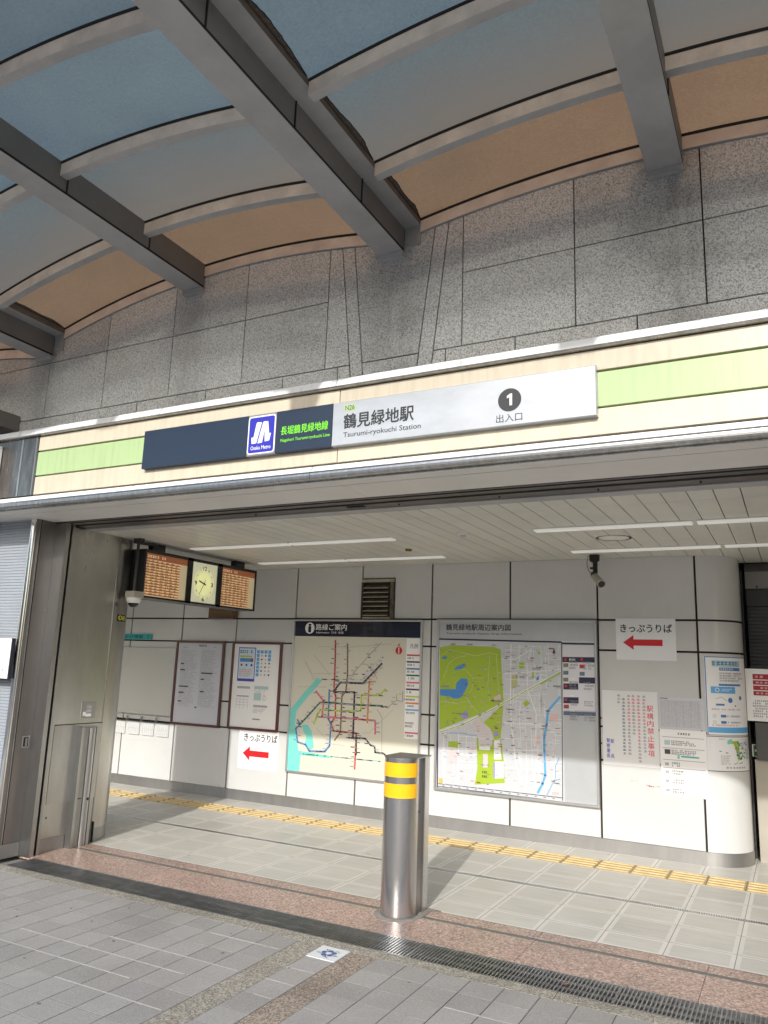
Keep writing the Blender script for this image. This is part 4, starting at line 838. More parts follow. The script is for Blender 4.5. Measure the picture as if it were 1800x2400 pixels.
b = MB(); b.box(cx+.155, cx+.20, 4.80, 4.806, .0005, .003, 'black'); a.append(b.build('anchor_slot'))
att(bo, *a)

mat('clock_mid', (0.80, 0.80, 0.46), 0.4, emis=0.28)
# ------------------------------------------------------------------ departure board
XB = -5.10; fx = FX(XB)
db = thing('departure_board', 'hanging black departure board with two amber screens and a clock between them', 'departure board', (-5.2, 5.85, 2.53))
a = []
b = MB(); b.box(XB-.22, XB-.003, 5.03, 6.668, 2.018, 2.45, 'black_gloss')
for y0, y1 in ((5.03, 5.052), (5.595, 5.665), (6.035, 6.102), (6.648, 6.668)): b.box(XB-.003, XB+.012, y0, y1, 2.018, 2.45, 'black_gloss')
b.box(XB-.003, XB+.012, 5.052, 6.648, 2.422, 2.45, 'black_gloss'); b.box(XB-.003, XB+.012, 5.052, 6.648, 2.018, 2.035, 'black_gloss'); a.append(b.build('case'))
def screen(y0, y1):
    b = MB(); w_ = y1-y0; b.rect(y0, 2.035, y1, 2.422, fx, 0, 'screen_cream'); b.rect(y0, 2.365, y1, 2.422, fx, .001, 'screen_head'); b.rect(y0+w_*.83, 2.035, y1, 2.365, fx, .001, 'screen_side')
    n = 13
    for k in range(n):
        z = 2.045 + k*.0246; b.rect(y0, z, y0+w_*.83, z+.0118, fx, .001, 'screen_row')
        for j in range(7): scrib(b, y0+w_*(.02+.115*j), z+.002, y0+w_*(.02+.115*j+.085), z+.022, 1, fx, .0015, 'screen_ink', k*9+j, cw=.012, fill=.8, ragged=.5)
    scrib(b, y0+.02, 2.375, y0+w_*.6, 2.412, 1, fx, .002, 'screen_cream', 5, cw=.03)
    return b.build('amber_screen')
a += [screen(5.052, 5.595), screen(6.102, 6.648)]
b = MB(); b.rect(5.665, 2.035, 6.035, 2.422, fx, 0, 'clock_face'); b.disc(5.85, 2.222, .15, fx, .0006, 'clock_mid', 40); b.disc(5.85, 2.222, .105, fx, .0010, 'clock_lit', 36)
for k in range(12):
    t = rad(90 - 30*(k+1)); rx, rz = .118, .150; u, v = 5.85 + rx*math.cos(t), 2.222 + rz*math.sin(t); s_ = .013 if (k+1) % 3 == 0 else .006
    s_ *= 1.25; sw = s_ * (1.5 if k > 8 else 1)
    if (k+1) % 3 == 0: b.text(str(k+1), u-sw, v-s_*1.2, u+sw, v+s_*1.2, fx, .0016, 'ink_dark', .03)
    else: b.text(str(k+1), u-s_, v-s_*1.3, u+s_, v+s_*1.3, fx, .0016, 'ink_mid', 0)
cf = b.build('clock_face')
b = MB(); hx, hz = 5.85, 2.222
def hand(ang, L_, w0, d, tail=.02):
    t = rad(90-ang); b.stroke([(hx - tail*math.cos(t), hz - tail*math.sin(t)), (hx + L_*math.cos(t), hz + L_*math.sin(t))], w0, fx, d, 'ink_dark')
hand(9.58*30, .075, .013, .003, .025); hand(35*6, .118, .006, .004); hand(20, .045, .004, .005, .0); b.disc(hx, hz, .01, fx, .006, 'ink_dark', 14)
ch = b.build('clock_hands'); ch.parent = cf; a.append(cf)
for y0 in (5.22, 6.42): b = MB(); b.box(XB-.15, XB-.09, y0, y0+.16, 2.45, 2.5285, 'black_gloss'); a.append(b.build('ceiling_bracket'))
att(db, *a)
b = MB(); b.cyl((-5.10, 4.95, 2.529), (-5.10, 4.95, 2.06), .013, .013, 'dark_metal', 12); b.box(-5.155, -5.045, 4.905, 5.015, 2.005, 2.06, 'camera_beige'); h1 = b.build('arm')
r = thing('dome_camera', 'white dome camera on a pole beside the steel pillar, left of the departure board', 'security camera', (-5.10, 4.95, 2.53))
b = MB(); b.cyl((-5.10, 4.955, 2.004), (-5.10, 4.955, 1.985), .062, .066, 'camera_white', 28); b.cyl((-5.10, 4.955, 1.985), (-5.10, 4.955, 1.958), .066, .05, 'camera_white', 28); h2 = b.build('housing')
b = MB()
for k in range(5):
    t0, t1 = rad(18*k), rad(18*(k+1)); b.cyl((-5.10, 4.955, 1.958-.038*math.sin(t0)), (-5.10, 4.955, 1.958-.038*math.sin(t1)), .045*math.cos(t0), max(.045*math.cos(t1), .001), 'black_gloss', 20, cap=False)
h3 = b.build('dome'); b = MB(); b.box(-5.14, -5.06, 4.93, 4.98, 2.50, 2.529, 'dark_metal'); b.cyl((-5.15, 4.95, 2.50), (-5.12, 5.2, 2.50), .012, .012, 'dark_metal', 8); h4 = b.build('ceiling_mount'); att(r, h1, h2, h3, h4)
r = thing('bullet_camera', 'silver bullet camera hanging from a black ceiling mount before the wall', 'security camera', (-1.537, 6.9, 2.53))
b = MB(); b.cyl((-1.537, 6.9, 2.529), (-1.537, 6.9, 2.475), .047, .043, 'black', 24); b.cyl((-1.537, 6.9, 2.475), (-1.537, 6.9, 2.46), .038, .02, 'black', 20); b.cyl((-1.537, 6.9, 2.47), (-1.537, 6.9, 2.37), .016, .016, 'black', 12); b.box(-1.575, -1.52, 6.885, 6.915, 2.405, 2.42, 'black'); b.box(-1.565, -1.52, 6.88, 6.92, 2.345, 2.375, 'black'); k1 = b.build('mount')
b = MB(); p0 = Vector((-1.555, 6.93, 2.358)); p1 = Vector((-1.462, 6.80, 2.262)); b.cyl(p0, p1, .032, .036, 'camera_beige', 24); dd = (p1-p0).normalized(); b.cyl(p1, p1+dd*.012, .039, .039, 'camera_beige', 24); b.cyl(p1+dd*.012, p1+dd*.014, .030, .030, 'black_gloss', 20); k2 = b.build('camera_body')
b = MB(); pts = [(-1.60, 6.93, 2.529), (-1.612, 6.93, 2.46), (-1.60, 6.93, 2.40), (-1.565, 6.92, 2.352)]
for p, q in zip(pts, pts[1:]): b.cyl(p, q, .0028, .0028, 'black', 6)
k3 = b.build('cable'); att(r, k1, k2, k3)

mat('paper_p', (0.76, 0.77, 0.775), 0.4)
# ------------------------------------------------------------------ things on the white wall
def sheet(name, x0, x1, z0, z1, m, label, cat, y=YW, th=.005, group=None, draw=None, frame=None, curl=0):
    r = thing(name, label, cat, ((x0+x1)/2, y, z0), group)
    fw = 0
    out = []
    if frame:
        fw, fm, fd = frame; b = MB()
        b.bbox(x0, x1, y-fd, y-.001, z1-fw, z1, fm, .004); b.bbox(x0, x1, y-fd, y-.001, z0, z0+fw, fm, .004)
        b.bbox(x0, x0+fw, y-fd+.0004, y-.001, z0+fw, z1-fw, fm, .004); b.bbox(x1-fw, x1, y-fd+.0004, y-.001, z0+fw, z1-fw, fm, .004); out.append(b.build('frame'))
    b = MB(); b.box(x0+fw, x1-fw, y-th, y-.0008, z0+fw, z1-fw, m); out.append(b.build('sheet'))
    if draw: b = MB(); draw(b, FR(y-th)); out.append(b.build('print'))
    att(r, *out); return r
# framed route map
def draw_route(b, f):
    b.rect(-4.856, 1.782, -3.325, 1.945, f, .001, 'header_navy')
    b.disc(-4.665, 1.869, .060, f, .0016, 'logo_white', 36); b.text('i', -4.682, 1.826, -4.650, 1.912, f, .0022, 'header_navy', .06)
    b.text('路線ご案内', -4.587, 1.848, -4.200, 1.914, f, .0016, 'logo_white', .012); b.text('Information  안내  信息', -4.578, 1.812, -4.236, 1.837, f, .0016, 'logo_white', 0)
    k = 0
    for c, wd, pts in RM:
        pts = [(x/1000, z/1000) for x, z in pts]; d = .001 + .00012*k; k += 1
        if wd == 0: b.face([f(u, v, d) for u, v in pts], 'p_'+c)
        else: b.stroke(pts, wd*(1.25 if wd >= 12 else 1)/1000, f, d, 'p_'+c)
    d = .0052; r4 = random.Random(4)
    for c, wd, pts in RM:
        if wd < 5: continue
        for (x0, z0), (x1, z1) in zip(pts, pts[1:]):
            L_ = math.hypot(x1-x0, z1-z0)/1000; n = max(1, int(L_/.042))
            for i in range(n):
                t = (i+.5)/n; u = (x0+(x1-x0)*t)/1000; v = (z0+(z1-z0)*t)/1000
                if wd >= 12: b.rect(u-.0032, v-.003, u+.0032, v+.003, f, d, 'map_cream')
                if r4.random() < .92:
                    s_ = r4.choice((-1, 1)); wl = r4.uniform(.022, .05)
                    b.rect(u+s_*.012 if s_ > 0 else u-.012-wl, v-.006, u+s_*.012+wl if s_ > 0 else u-.012, v+.003, f, d, r4.choice(('ink_mid', 'ink_soft', 'ink', 'ink_soft')))
    b.rect(-3.486, .796, -3.332, 1.777, f, d, 'paper'); b.text('凡例', -3.446, 1.675, -3.356, 1.722, f, d+.0005, 'ink', .01)
    for (p, q), c in zip(LEG, ('red', 'navy', 'blue', 'green', 'pink', 'purple', 'ygreen', 'orange', 'river', 'pink')):
        z = p[1]/1000; b.rect(-3.478, z-.016, -3.333, z, f, d+.0005, 'p_'+c); scrib(b, -3.47, z-.052, -3.37, z-.022, 1, f, d+.0005, 'ink', int(z*100), cw=.014)
    scrib(b, -3.478, .90, -3.36, .96, 2, f, d+.0005, 'ink', 3, cw=.012); scrib(b, -3.478, .81, -3.36, .84, 1, f, d+.0005, 'ink', 8, cw=.012)
    b.disc(-3.571, 1.651, .038, f, d, 'red', 30); b.rect(-3.577, 1.62, -3.565, 1.682, f, d+.0006, 'map_cream'); b.face([f(-3.584, 1.70, d), f(-3.558, 1.70, d), f(-3.571, 1.726, d)], 'red')
    b.face([f(-3.10-.35, .60, d)]*1 + [f(-3.44, .61, d), f(-3.44, .62, d)], 'map_cream')
sheet('route_map', -4.876, -3.310, .356, 1.962, 'map_cream', 'large framed metro line map with a navy header and coloured routes', 'map', th=.012, draw=draw_route, frame=(.018, 'frame_silver', .035))
def draw_area(b, f):
    b.rect(-3.128, 1.775, -1.592, 1.948, f, .0006, 'map_silver'); b.rect(-3.118, .375, -1.886, 1.766, f, .0008, 'map_land'); b.rect(-1.886, .372, -1.592, 1.766, f, .0009, 'map_silver')
    b.text('鶴見緑地駅周辺案内図', -3.055, 1.862, -2.389, 1.922, f, .0012, 'ink_dark', .022); b.text('Tsurumi-ryokuchi Station Area Information', -3.054, 1.818, -2.277, 1.842, f, .0012, 'ink', .012)
    for k, (c, wd, pts) in enumerate(AM):
        pts = [(x/1000, z/1000) for x, z in pts]; d = .0012 + .00004*k
        if wd == 0: b.face([f(u, v, d) for u, v in pts], 'p_'+c)
        else: b.stroke(pts, wd/1000, f, d, 'p_'+c)
    r4 = random.Random(11); d = .0075
    for i in range(120):
        u = r4.uniform(-2.40, -1.92); v = r4.uniform(.44, 1.72); L_ = r4.uniform(.05, .22)
        if r4.random() < .5: b.rect(u, v, min(u+L_, -1.90), v+.0035, f, .0012, 'p_white')
        else: b.rect(u, v, u+.0035, min(v+L_, 1.74), f, .0012, 'p_white')
    for i in range(60):
        u = r4.uniform(-3.08, -2.62); v = r4.uniform(.44, .98); L_ = r4.uniform(.04, .15)
        if r4.random() < .5: b.rect(u, v, min(u+L_, -2.60), v+.0035, f, .0012, 'p_white')
        else: b.rect(u, v, u+.0035, min(v+L_, 1.0), f, .0012, 'p_white')
    for i in range(300):
        u = r4.uniform(-3.08, -1.95); v = r4.uniform(.43, 1.73); wl = r4.uniform(.012, .045); b.rect(u, v, u+wl, v+r4.uniform(.004, .009), f, d, r4.choice(('ink_soft', 'ink_mid', 'p_rose', 'p_redb', 'ink_soft')))
    for u, v, wl in [(-3.09, 1.31, .08), (-2.93, 1.06, .12), (-2.58, 1.20, .1), (-2.30, 1.43, .05), (-2.14, 1.52, .05), (-1.98, 1.36, .07), (-2.41, 1.13, .06), (-2.42, 1.02, .05), (-2.09, 1.0, .05), (-3.0, 1.72, .05), (-2.83, 1.72, .06)]: b.rect(u, v, u+wl, v+.012, f, d, 'ink_mid')
    for (u, v) in ((-2.679, .538), (-2.679, .50)): scrib(b, u, v, u+.08, v+.03, 1, f, d, 'ink', 4, cw=.018)
    b.face([f(-1.985, 1.66, d), f(-1.955, 1.66, d), f(-1.970, 1.71, d)], 'ink'); b.rect(-1.973, 1.64, -1.967, 1.66, f, d, 'red')
    for k in range(14): b.rect(-3.06+.082*k, .385+.0, -3.04+.082*k, .393, f, d, 'ink_mid'); b.rect(-3.04+.082*k, .402, -3.02+.082*k, .409, f, d, 'ink_soft')
    for z0, z1 in ((1.52, 1.60), (1.34, 1.42), (1.20, 1.25), (1.07, 1.14)):
        scrib(b, -1.83, z0, -1.74, z1, 3, f, d, 'ink_mid', int(z0*50), cw=.010); scrib(b, -1.70, z0, -1.60, z1, 3, f, d, 'ink_mid', int(z0*51), cw=.010)
    for z in (1.60, 1.28, 1.15, 1.43): scrib(b, -1.83, z-.005, -1.76, z+.022, 1, f, d, 'paper', int(z*90), cw=.012)
sheet('area_map', -3.148, -1.574, .350, 1.968, 'map_white', 'large silver framed map of the station surroundings with a green park', 'map', th=.012, draw=draw_area, frame=(.022, 'frame_silver', .04))
# two notices in maroon frames
def draw_n1(b, f):
    scrib(b, -6.20, 1.635, -6.08, 1.665, 1, f, .001, 'ink', 1, cw=.03, ragged=.1); scrib(b, -6.44, 1.62, -6.34, 1.64, 1, f, .001, 'ink_mid', 2, cw=.016); scrib(b, -5.98, 1.63, -5.92, 1.65, 1, f, .001, 'ink_mid', 2, cw=.014)
    scrib(b, -6.46, .95, -6.20, 1.60, 34, f, .001, 'ink_soft', 3, cw=.013); scrib(b, -6.16, .95, -5.90, 1.60, 34, f, .001, 'ink_soft', 4, cw=.013)
    for u, v, wl in [(-6.46, 1.43, .05), (-6.46, 1.36, .07), (-6.14, 1.33, .17), (-6.14, 1.26, .05), (-6.46, 1.17, .14), (-6.46, 1.10, .08), (-6.14, 1.12, .06), (-6.46, 1.0, .05), (-6.20, .94, .03)]: b.rect(u, v, u+wl, v+.015, f, .0016, 'ink')
sheet('framed_notice', -6.541, -5.818, .740, 1.707, 'paper_grey', 'maroon framed notice of dense small text in two columns', 'notice', th=.012, draw=draw_n1, frame=(.026, 'maroon', .03))
def draw_n2(b, f):
    b.rect(-5.61, 1.27, -5.37, 1.645, f, .001, 'blue_ink'); b.rect(-5.60, 1.30, -5.38, 1.635, f, .0014, 'paper_blue'); scrib(b, -5.59, 1.57, -5.39, 1.625, 1, f, .002, 'p_navy3', 1, cw=.03); b.rect(-5.585, 1.535, -5.42, 1.555, f, .002, 'p_ygreen')
    b.rect(-5.585, 1.485, -5.43, 1.525, f, .002, 'p_lake'); b.rect(-5.43, 1.485, -5.40, 1.525, f, .0022, 'p_redb')
    for u, c in ((-5.56, 'redb'), (-5.49, 'green'), (-5.42, 'navy')): b.disc(u, 1.45, .014, f, .002, 'p_'+c, 12)
    scrib(b, -5.585, 1.32, -5.40, 1.41, 4, f, .002, 'p_orange', 3, cw=.013)
    for j in range(7):
        for i in range(4):
            c = 'p_river' if (i in (0, 3) or j == 0) and not (i == 3 and j > 2) else ('p_navy', 'p_rose', 'ink_soft')[(i+j) % 3]; s_ = .020 if c == 'p_river' else .010
            b.rect(-5.335+.052*i-s_, 1.60-.042*j-s_*.9, -5.335+.052*i+s_, 1.60-.042*j+s_*.9, f, .001+.0001*(i+j), c)
    b.rect(-5.60, 1.19, -5.42, 1.215, f, .001, 'ink_soft'); b.rect(-5.60, 1.10, -5.43, 1.115, f, .001, 'ink_soft')
    for z in (1.01, 1.04, 1.07): b.rect(-5.60, z, -5.44, z+.003, f, .001, 'ink_soft')
    for u in (-5.60, -5.55, -5.50, -5.44): b.rect(u, .97, u+.003, 1.09, f, .0013, 'ink_soft')
    b.rect(-5.36, 1.19, -5.17, 1.225, f, .001, 'p_ltblue'); b.rect(-5.36, 1.07, -5.26, 1.15, f, .001, 'p_ltblue'); b.rect(-5.36, .995, -5.17, 1.02, f, .001, 'ink_soft'); b.rect(-5.36, .86, -5.26, .873, f, .001, 'ink_mid')
    scrib(b, -5.36, 1.155, -5.18, 1.185, 2, f, .0015, 'ink_soft', 7, cw=.012); scrib(b, -5.24, 1.07, -5.17, 1.14, 4, f, .001, 'ink_soft', 7, cw=.012); scrib(b, -5.36, .93, -5.18, .985, 3, f, .001, 'ink_soft', 8, cw=.012)
sheet('framed_notice', -5.700, -5.012, .745, 1.709, 'paper', 'maroon framed notice with a blue poster and small leaflets, beside the metro line map', 'notice', th=.012, draw=draw_n2, frame=(.026, 'maroon', .03))
# grey notice board, its document rack, teal strip, wooden box
sheet('notice_board', -7.448, -6.548, .815, 1.616, 'board_grey', 'blank pale notice board left of the maroon framed notices', 'notice board', th=.02, frame=(.012, 'frame_silver', .026))
rk = thing('leaflet_rack', 'clear leaflet rack under the blank notice board', 'rack', (-7.0, 7.1, .55)); b = MB()
for k in range(4):
    x0 = -7.46 + k*.232; b.box(x0, x0+.222, 7.095, 7.098, .57, .80, 'clear_plastic') if False else None
    b.box(x0, x0+.004, 7.09, 7.128, .745, .80, 'frame_silver'); b.cyl((x0+.05, 7.10, .756), (x0+.05, 7.09, .756), .011, .011, 'black', 12)
b.box(-7.46, -6.55, 7.10, 7.128, .740, .746, 'dark_metal'); r1 = b.build('rail'); b = MB()
for k in range(4):
    x0 = -7.44 + k*.232; b.box(x0, x0+.18, 7.112, 7.128, .585, .725, 'clear_plastic')
    for j in range(6): b.box(x0+.01+.03*j, x0+.013+.03*j, 7.1105, 7.112, .60, .70, 'ink_soft')
    b.box(x0, x0+.18, 7.1105, 7.112, .655, .658, 'ink_soft')
r2_ = b.build('pocket'); att(rk, r1, r2_)
b = MB(); b.box(-7.9, -6.962, 7.112, 7.129, 1.712, 1.776, 'cyan_board'); f = FR(7.112); b.text('お出かけ情報', -7.56, 1.722, -7.10, 1.764, f, .001, 'cyan_ink', .02); b.disc(-7.01, 1.744, .022, f, .001, 'cyan_ink', 16, .015)
tag(b.build('teal_sign'), 'narrow teal strip sign with dark lettering above the blank notice board', 'sign')
wb = thing('wooden_box', 'brown wooden box under the right-hand amber screen', 'box', (-5.86, 7.08, 1.972)); b = MB(); b.box(-6.04, -5.68, 7.05, 7.128, 1.974, 2.12, 'wood'); w1_ = b.build('box'); b = MB(); b.box(-6.05, -5.67, 7.04, 7.128, 1.962, 1.973, 'maroon'); b.box(-5.70, -5.69, 7.045, 7.05, 1.98, 2.11, 'maroon'); w2_ = b.build('rim'); att(wb, w1_, w2_)
# louvred vent
vt = thing('louvred_vent', 'rusty louvred ventilation grille above the metro line map', 'vent', (-3.845, 7.12, 1.985)); b = MB()
b.bbox(-4.035, -3.650, 7.108, 7.131, 2.355, 2.388, 'rust_pale', .003); b.bbox(-4.035, -4.012, 7.108, 7.131, 1.972, 2.355, 'dark_metal', .003); b.bbox(-3.690, -3.650, 7.108, 7.131, 1.972, 2.355, 'rust', .003); b.bbox(-4.012, -3.690, 7.108, 7.131, 1.972, 1.990, 'rust_pale', .003); v1 = b.build('frame')
b = MB(); b.box(-4.01, -3.69, 7.147, 7.15, 1.99, 2.355, 'black')
for k in range(7):
    z = 2.005 + .048*k; b.face([(-4.011, 7.112, z), (-3.715, 7.112, z), (-3.715, 7.145, z+.03), (-4.011, 7.145, z+.03)], 'rust'); b.box(-4.011, -3.715, 7.110, 7.1125, z-.004, z+.005, 'rust_pale')
v2 = b.build('louvres'); att(vt, v1, v2)
# ticket arrows
def arrow(x0, x1, z, h):
    def dr(b, f):
        wx = x1-x0; xa, xc = x0+wx*.12, x0+wx*.78; n = (xc-xa)*.27
        b.face([f(xa, z, .001), f(xa+n, z-h, .001), f(xa+n, z-h*.42, .001), f(xc, z-h*.42, .001), f(xc, z+h*.42, .001), f(xa+n, z+h*.42, .001), f(xa+n, z+h, .001)], 'red')
    return dr
def tk(x0, x1, z0, z1, zt, zh, za, h, ux0, ux1):
    def dr(b, f): arrow(x0, x1, za, h)(b, f); b.text('きっぷうりば', ux0, zt, ux1, zt+zh, f, .001, 'ink_dark', .024)
    return dr
sheet('ticket_notice', -5.530, -4.998, .335, .752, 'paper', 'white ticket notice with a red arrow, low on the wall beside the metro line map', 'notice', draw=tk(-5.53, -4.998, 0, 0, .632, .078, .500, .075, -5.46, -5.015), group='ticket notices with red arrows')
sheet('ticket_notice', -1.410, -0.904, 1.620, 1.984, 'paper_glossy', 'laminated ticket notice with a red arrow, high on the wall left of the round column', 'notice', draw=tk(-1.41, -.904, 0, 0, 1.862, .070, 1.772, .065, -1.370, -.935), group='ticket notices with red arrows')
# prohibition notice, vertical lettering
def draw_p(b, f):
    for i, c in enumerate('駅構内禁止事項'): b.text(c, -1.165, 1.185-.062*i, -1.112, 1.235-.062*i, f, .001, 'pink_ink', .012)
    for i, c in enumerate('駅長'): b.text(c, -1.477, .90-.125*i, -1.447, .935-.125*i, f, .001, 'blue_ink', .01)
    for i, c in enumerate('警察署長'): b.text(c, -1.512, .905-.043*i, -1.482, .94-.043*i, f, .001, 'blue_ink', .01)
    r4 = random.Random(3)
    for j, (u, n, c0) in enumerate([(-1.200, 17, 0), (-1.245, 20, 1), (-1.288, 12, 0), (-1.328, 18, 2), (-1.372, 17, 1), (-1.412, 3, 1)]):
        for i in range(n):
            red = (j in (0, 1, 3) and 1 <= i <= 8 and i != 3) or (j == 1 and 9 < i < 15) or (j == 2 and i < 5)
            v = 1.32 - .0285*i - (.03 if j == 4 else 0); m = 'pink_ink' if red else ('ink_mid' if j != 4 else 'p_navy3')
            b.rect(u, v-.018, u+.026, v-.0145, f, .001, m); b.rect(u+.010, v-.019, u+.014, v, f, .0012, m); b.rect(u+.002, v-.008, u+.022, v-.005, f, .001, m)
            if r4.random() < .6: b.rect(u+.019, v-.018, u+.0225, v-.003, f, .0014, m)
            if r4.random() < .5: b.rect(u+.001, v-.018, u+.0045, v-.003, f, .0014, m)
sheet('prohibition_notice', -1.543, -1.074, .720, 1.352, 'paper_p', 'white prohibition notice with vertical red and black lettering by the area map', 'notice', draw=draw_p, th=.006)
b = MB()
for z in (1.10, .885): b.box(-1.566, -1.552, 7.12, 7.129, z, z+.016, 'black')
tag(b.build('notice_clips'), 'pair of tiny black clips between the area map and the prohibition notice', 'clip')
def draw_a(b, f):
    b.rect(-1.055, 1.302, -.99, 1.308, f, .001, 'ink'); scrib(b, -1.05, 1.07, -.72, 1.29, 22, f, .001, 'ink_soft', 9, cw=.012, ragged=.05, gap=.05)
    for k in range(6): b.rect(-1.05+.06*k, 1.07, -1.047+.06*k, 1.29, f, .0014, 'ink_soft')
sheet('timetable_sheet', -1.062, -0.705, 1.056, 1.315, 'paper_grey', 'bluish grey timetable sheet of tiny print above the white leaflet', 'notice', draw=draw_a)
def draw_b(b, f):
    scrib(b, -.92, 1.005, -.78, 1.03, 1, f, .001, 'ink', 2, cw=.02)
    for k, z in enumerate((.985, .895, .80, .735, .665, .60)): b.rect(-1.045, z, -.715, z+.0035, f, .001, 'ink_mid')
    for k, z in enumerate((.94, .865, .765, .70, .63, .555)):
        b.rect(-1.03, z-.018, -.985, z+.02, f, .001, ('p_ltblue', 'ink', 'ink_soft', 'ink_soft', 'p_rose', 'ink')[k]) if k < 2 else b.rect(-1.03, z-.012, -1.0, z+.012, f, .001, 'ink_soft')
        scrib(b, -.975, z-.02, -.80 + (.03 if k < 2 else -.07), z+.022, 3 if k < 2 else 2, f, .001, 'ink', k, cw=.013)
        for i in range(3):
            for j in range(3): b.rect(-.755+.010*i, z-.015+.010*j, -.748+.010*i, z-.008+.010*j, f, .001, 'ink_mid') if False else None
    b.rect(-.90, .828, -.76, .840, f, .001, 'cyan_board'); b.rect(-.93, .815, -.91, .845, f, .001, 'p_sea')
sheet('service_leaflet', -1.066, -0.697, .512, 1.050, 'paper', 'tall white leaflet of ruled sections, overlapping the joint beside the round column', 'notice', draw=draw_b)
# posters wrapped round the column
def colf(u, v, d):
    t = u / RW; r = RW + d; return (CXW + r*math.sin(t), CYW - r*math.cos(t), v)
def wrapped(name, u0, u1, z0, z1, m, label, draw):
    r = thing(name, label, 'poster', (CXW+.1, CYW-RW, z0)); b = MB(); n = 14
    for i in range(n): b.rect(u0+(u1-u0)*i/n, z0, u0+(u1-u0)*(i+1)/n, z1, colf, .003, m)
    b.rect(u0, z0, u0+.001, z1, colf, .0015, m); a = b.build('sheet'); b = MB(); draw(b, colf); p = b.build('print'); att(r, a, p)
def strip(b, u0, v0, u1, v1, d, m, n=10):
    for i in range(n): b.rect(u0+(u1-u0)*i/n, v0, u0+(u1-u0)*(i+1)/n, v1, colf, d, m)
def draw_c(b, f):
    for (a0, c0, a1, c1) in ((.045, 1.03, .052, 1.665), (.045, 1.66, .50, 1.667)): strip(b, a0, c0, a1, c1, .004, 'p_blue')
    strip(b, .055, 1.045, .50, 1.09, .004, 'p_river'); strip(b, .10, 1.585, .37, 1.635, .004, 'p_ltblue'); scrib(b, .105, 1.59, .37, 1.635, 1, f, .005, 'p_blue', 2, cw=.035, ragged=.02); strip(b, .16, 1.553, .37, 1.578, .004, 'p_blue'); scrib(b, .17, 1.557, .36, 1.575, 1, f, .005, 'paper', 2, cw=.018)
    scrib(b, .16, 1.46, .42, 1.54, 4, f, .004, 'ink_mid', 3, cw=.014, ragged=.3); strip(b, .15, 1.427, .37, 1.443, .004, 'p_blue'); strip(b, .085, 1.365, .30, 1.42, .004, 'p_river')
    b.disc(.135, 1.393, .018, f, .005, 'paper', 20, .013); scrib(b, .165, 1.38, .28, 1.405, 2, f, .005, 'paper', 4, cw=.013)
    b.disc(.245, 1.31, .022, f, .004, 'p_blue', 14); b.disc(.36, 1.33, .018, f, .004, 'p_blue', 14); b.stroke([(.12, 1.32), (.17, 1.335), (.21, 1.305)], .006, f, .004, 'p_rose'); strip(b, .12, 1.265, .19, 1.28, .004, 'p_blue'); b.disc(.295, 1.265, .007, f, .004, 'ink_dark', 8)
    scrib(b, .085, 1.225, .44, 1.245, 1, f, .004, 'ink_soft', 5, cw=.013)
    for z in (1.18, 1.13): b.disc(.105, z, .014, f, .004, 'p_ltblue', 12, .009); strip(b, .155, z-.010, .20, z+.011, .004, 'p_blue'); scrib(b, .21, z-.01, .40, z+.01, 1, f, .004, 'p_blue', 6, cw=.014)
    scrib(b, .085, 1.098, .40, 1.115, 1, f, .004, 'p_orange', 6, cw=.013)
wrapped('blue_poster', .042, .50, 1.030, 1.668, 'paper', 'white and blue poster wrapped round the upper column', draw_c)
def draw_d(b, f):
    strip(b, .035, 1.012, .50, 1.017, .004, 'maroon')
    cl = [(.20, .985), (.235, 1.0), (.25, .98), (.30, .985), (.36, 1.0), (.42, .99), (.45, .93), (.43, .88), (.38, .84), (.32, .805), (.27, .80), (.30, .83), (.285, .88), (.265, .93), (.255, .96), (.22, .96)]
    b.face([f(u, v, .0042) for u, v in cl], 'p_park'); r4 = random.Random(8)
    for i in range(60): u = r4.uniform(.275, .43); v = r4.uniform(.835, .975); s_ = r4.uniform(.003, .010); b.rect(u-s_, v-s_*.8, u+s_, v+s_*.8, f, .0046+.00002*i, r4.choice(('p_ygreen', 'green_dark', 'p_green', 'p_blue', 'p_orange', 'ink_mid', 'p_sea', 'yellow_label')))
    b.face([f(u, v, .0044) for u, v in ((.195, .975), (.225, 1.0), (.245, .985), (.235, .96), (.2, .955))], 'p_sea')
    b.stroke([(.25, .80), (.33, .805), (.42, .84)], .005, f, .005, 'p_blue'); scrib(b, .13, .99, .19, 1.002, 1, f, .0042, 'ink_mid', 1, cw=.012); b.stroke([(.13, .90), (.20, .885)], .006, f, .0042, 'ink')
    scrib(b, .14, .79, .23, .87, 5, f, .0042, 'ink_soft', 3, cw=.012); scrib(b, .18, .76, .40, .78, 1, f, .0042, 'ink_mid', 3, cw=.03, gap=.4)
    strip(b, .035, .738, .50, .743, .004, 'dark_metal')
wrapped('map_poster', .035, .50, .738, 1.018, 'paper_glossy', 'glossy poster with a green district map wrapped round the lower column', draw_d)

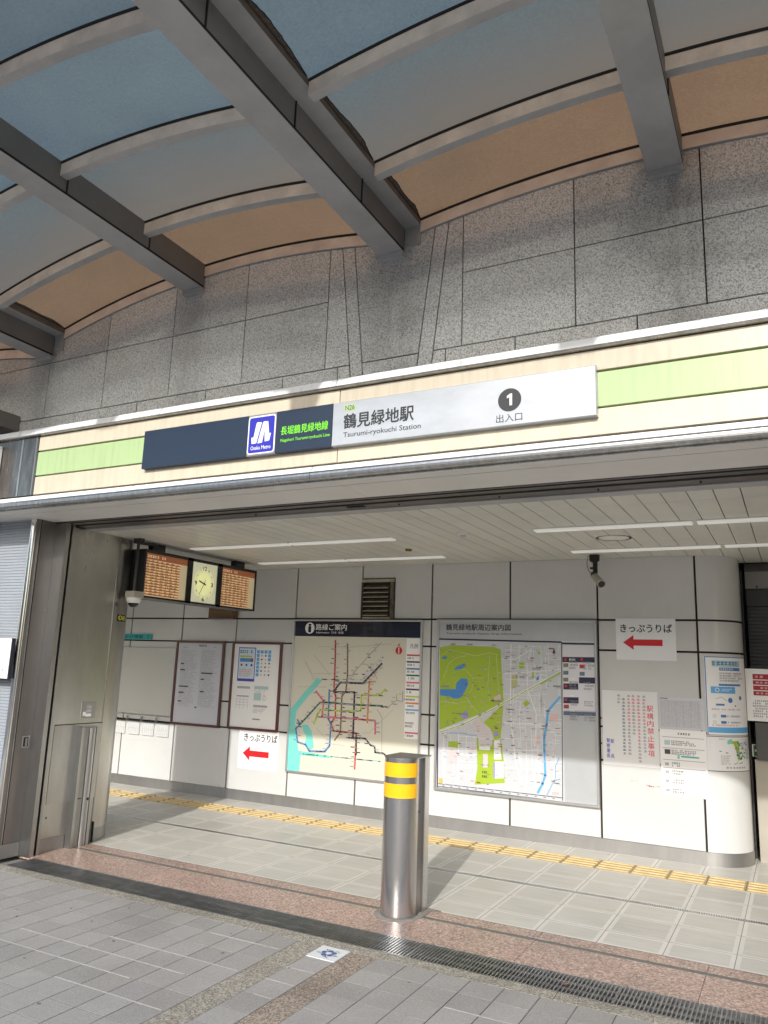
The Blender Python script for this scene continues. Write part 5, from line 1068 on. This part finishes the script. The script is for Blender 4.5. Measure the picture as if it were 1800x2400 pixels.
# ------------------------------------------------------------------ behind the column, right edge
fw_ = thing('service_counter', 'beige service counter front and dark shutter to the right of the round column', 'shutter', (0.5, 7.95, 0))
b = MB(); b.box(-.37, 3.1, 7.9, 7.95, 0, .82, 'far_wall')
for z in (.17, .28, .36): b.box(-.37, 3.1, 7.892, 7.8995, z, z+.014, 'far_lintel')
p1_ = b.build('counter'); b = MB(); z = 1.16; prof = []
while z < 2.14: prof += [(7.93, z), (7.925, z+.004), (7.925, z+.028), (7.93, z+.032)]; z += .033
b.extr(prof, -.37, 3.1, 'shutter_grey'); b.box(-.37, 3.1, 7.94, 7.95, .82, 2.15, 'far_dark'); p2_ = b.build('shutter'); b = MB(); b.box(-.37, 3.1, 7.86, 7.95, 2.15, 2.30, 'far_dark'); b.box(-.37, 3.1, 7.80, 7.95, 2.305, 2.46, 'far_lintel'); b.box(-.37, 3.1, 7.79, 7.95, 2.462, 2.53, 'housing')
for x in (-.28, -.15, -.02, .11): b.box(x, x+.012, 7.795, 7.80, 2.31, 2.33, 'black')
p3_ = b.build('lintel'); att(fw_, p1_, p2_, p3_)
def draw_r(b, f):
    for z0, z1 in ((1.49, 1.535), (1.445, 1.482), (1.40, 1.437), (1.355, 1.392)): b.rect(-.34, z0, .2, z1, f, .001, 'red_dark'); scrib(b, -.32, z0+.008, .15, z1-.008, 1, f, .002, 'p_rose', int(z0*100), cw=.035, gap=.2)
    scrib(b, -.35, 1.17, .15, 1.32, 7, f, .001, 'ink_mid', 4, cw=.016)
sheet('red_notice', -.398, .22, 1.14, 1.579, 'paper', 'white notice with dark red lines, right of the round column', 'notice', y=7.52, draw=draw_r, th=.01)
def draw_g(b, f): b.rect(-.37, .845, .2, .935, f, .001, 'green_dark'); scrib(b, -.36, .85, .18, .93, 3, f, .002, 'paper', 4, cw=.026)
sheet('green_sign', -.38, .22, .840, .940, 'paper', 'dark green sign with white lettering beneath the red lined notice', 'sign', y=7.6, draw=draw_g, th=.01)
b = MB(); b.box(-.34, .25, 7.50, 7.62, .82, 1.13, 'far_dark'); b.box(-.36, .25, 7.54, 7.62, 0, .82, 'far_wall'); b.box(-.36, .25, 7.62, 7.64, 1.13, 1.6, 'far_dark')
tag(b.build('notice_stand'), 'dark and beige stand carrying the red lined notice and the green sign', 'stand')

# ------------------------------------------------------------------ far side of the plaza, behind the camera
b = MB(); b.box(-40, 40, -38, -34, 0, 9, 'plaza_wall')
for i in range(-12, 13):
    for j in range(3): b.box(i*3-1, i*3+1, -34.0, -33.97, 1.2+2.8*j, 2.9+2.8*j, 'far_dark')
tag(b.build('plaza_building'), 'plain grey building on the far side of the plaza, behind the viewer', 'building')
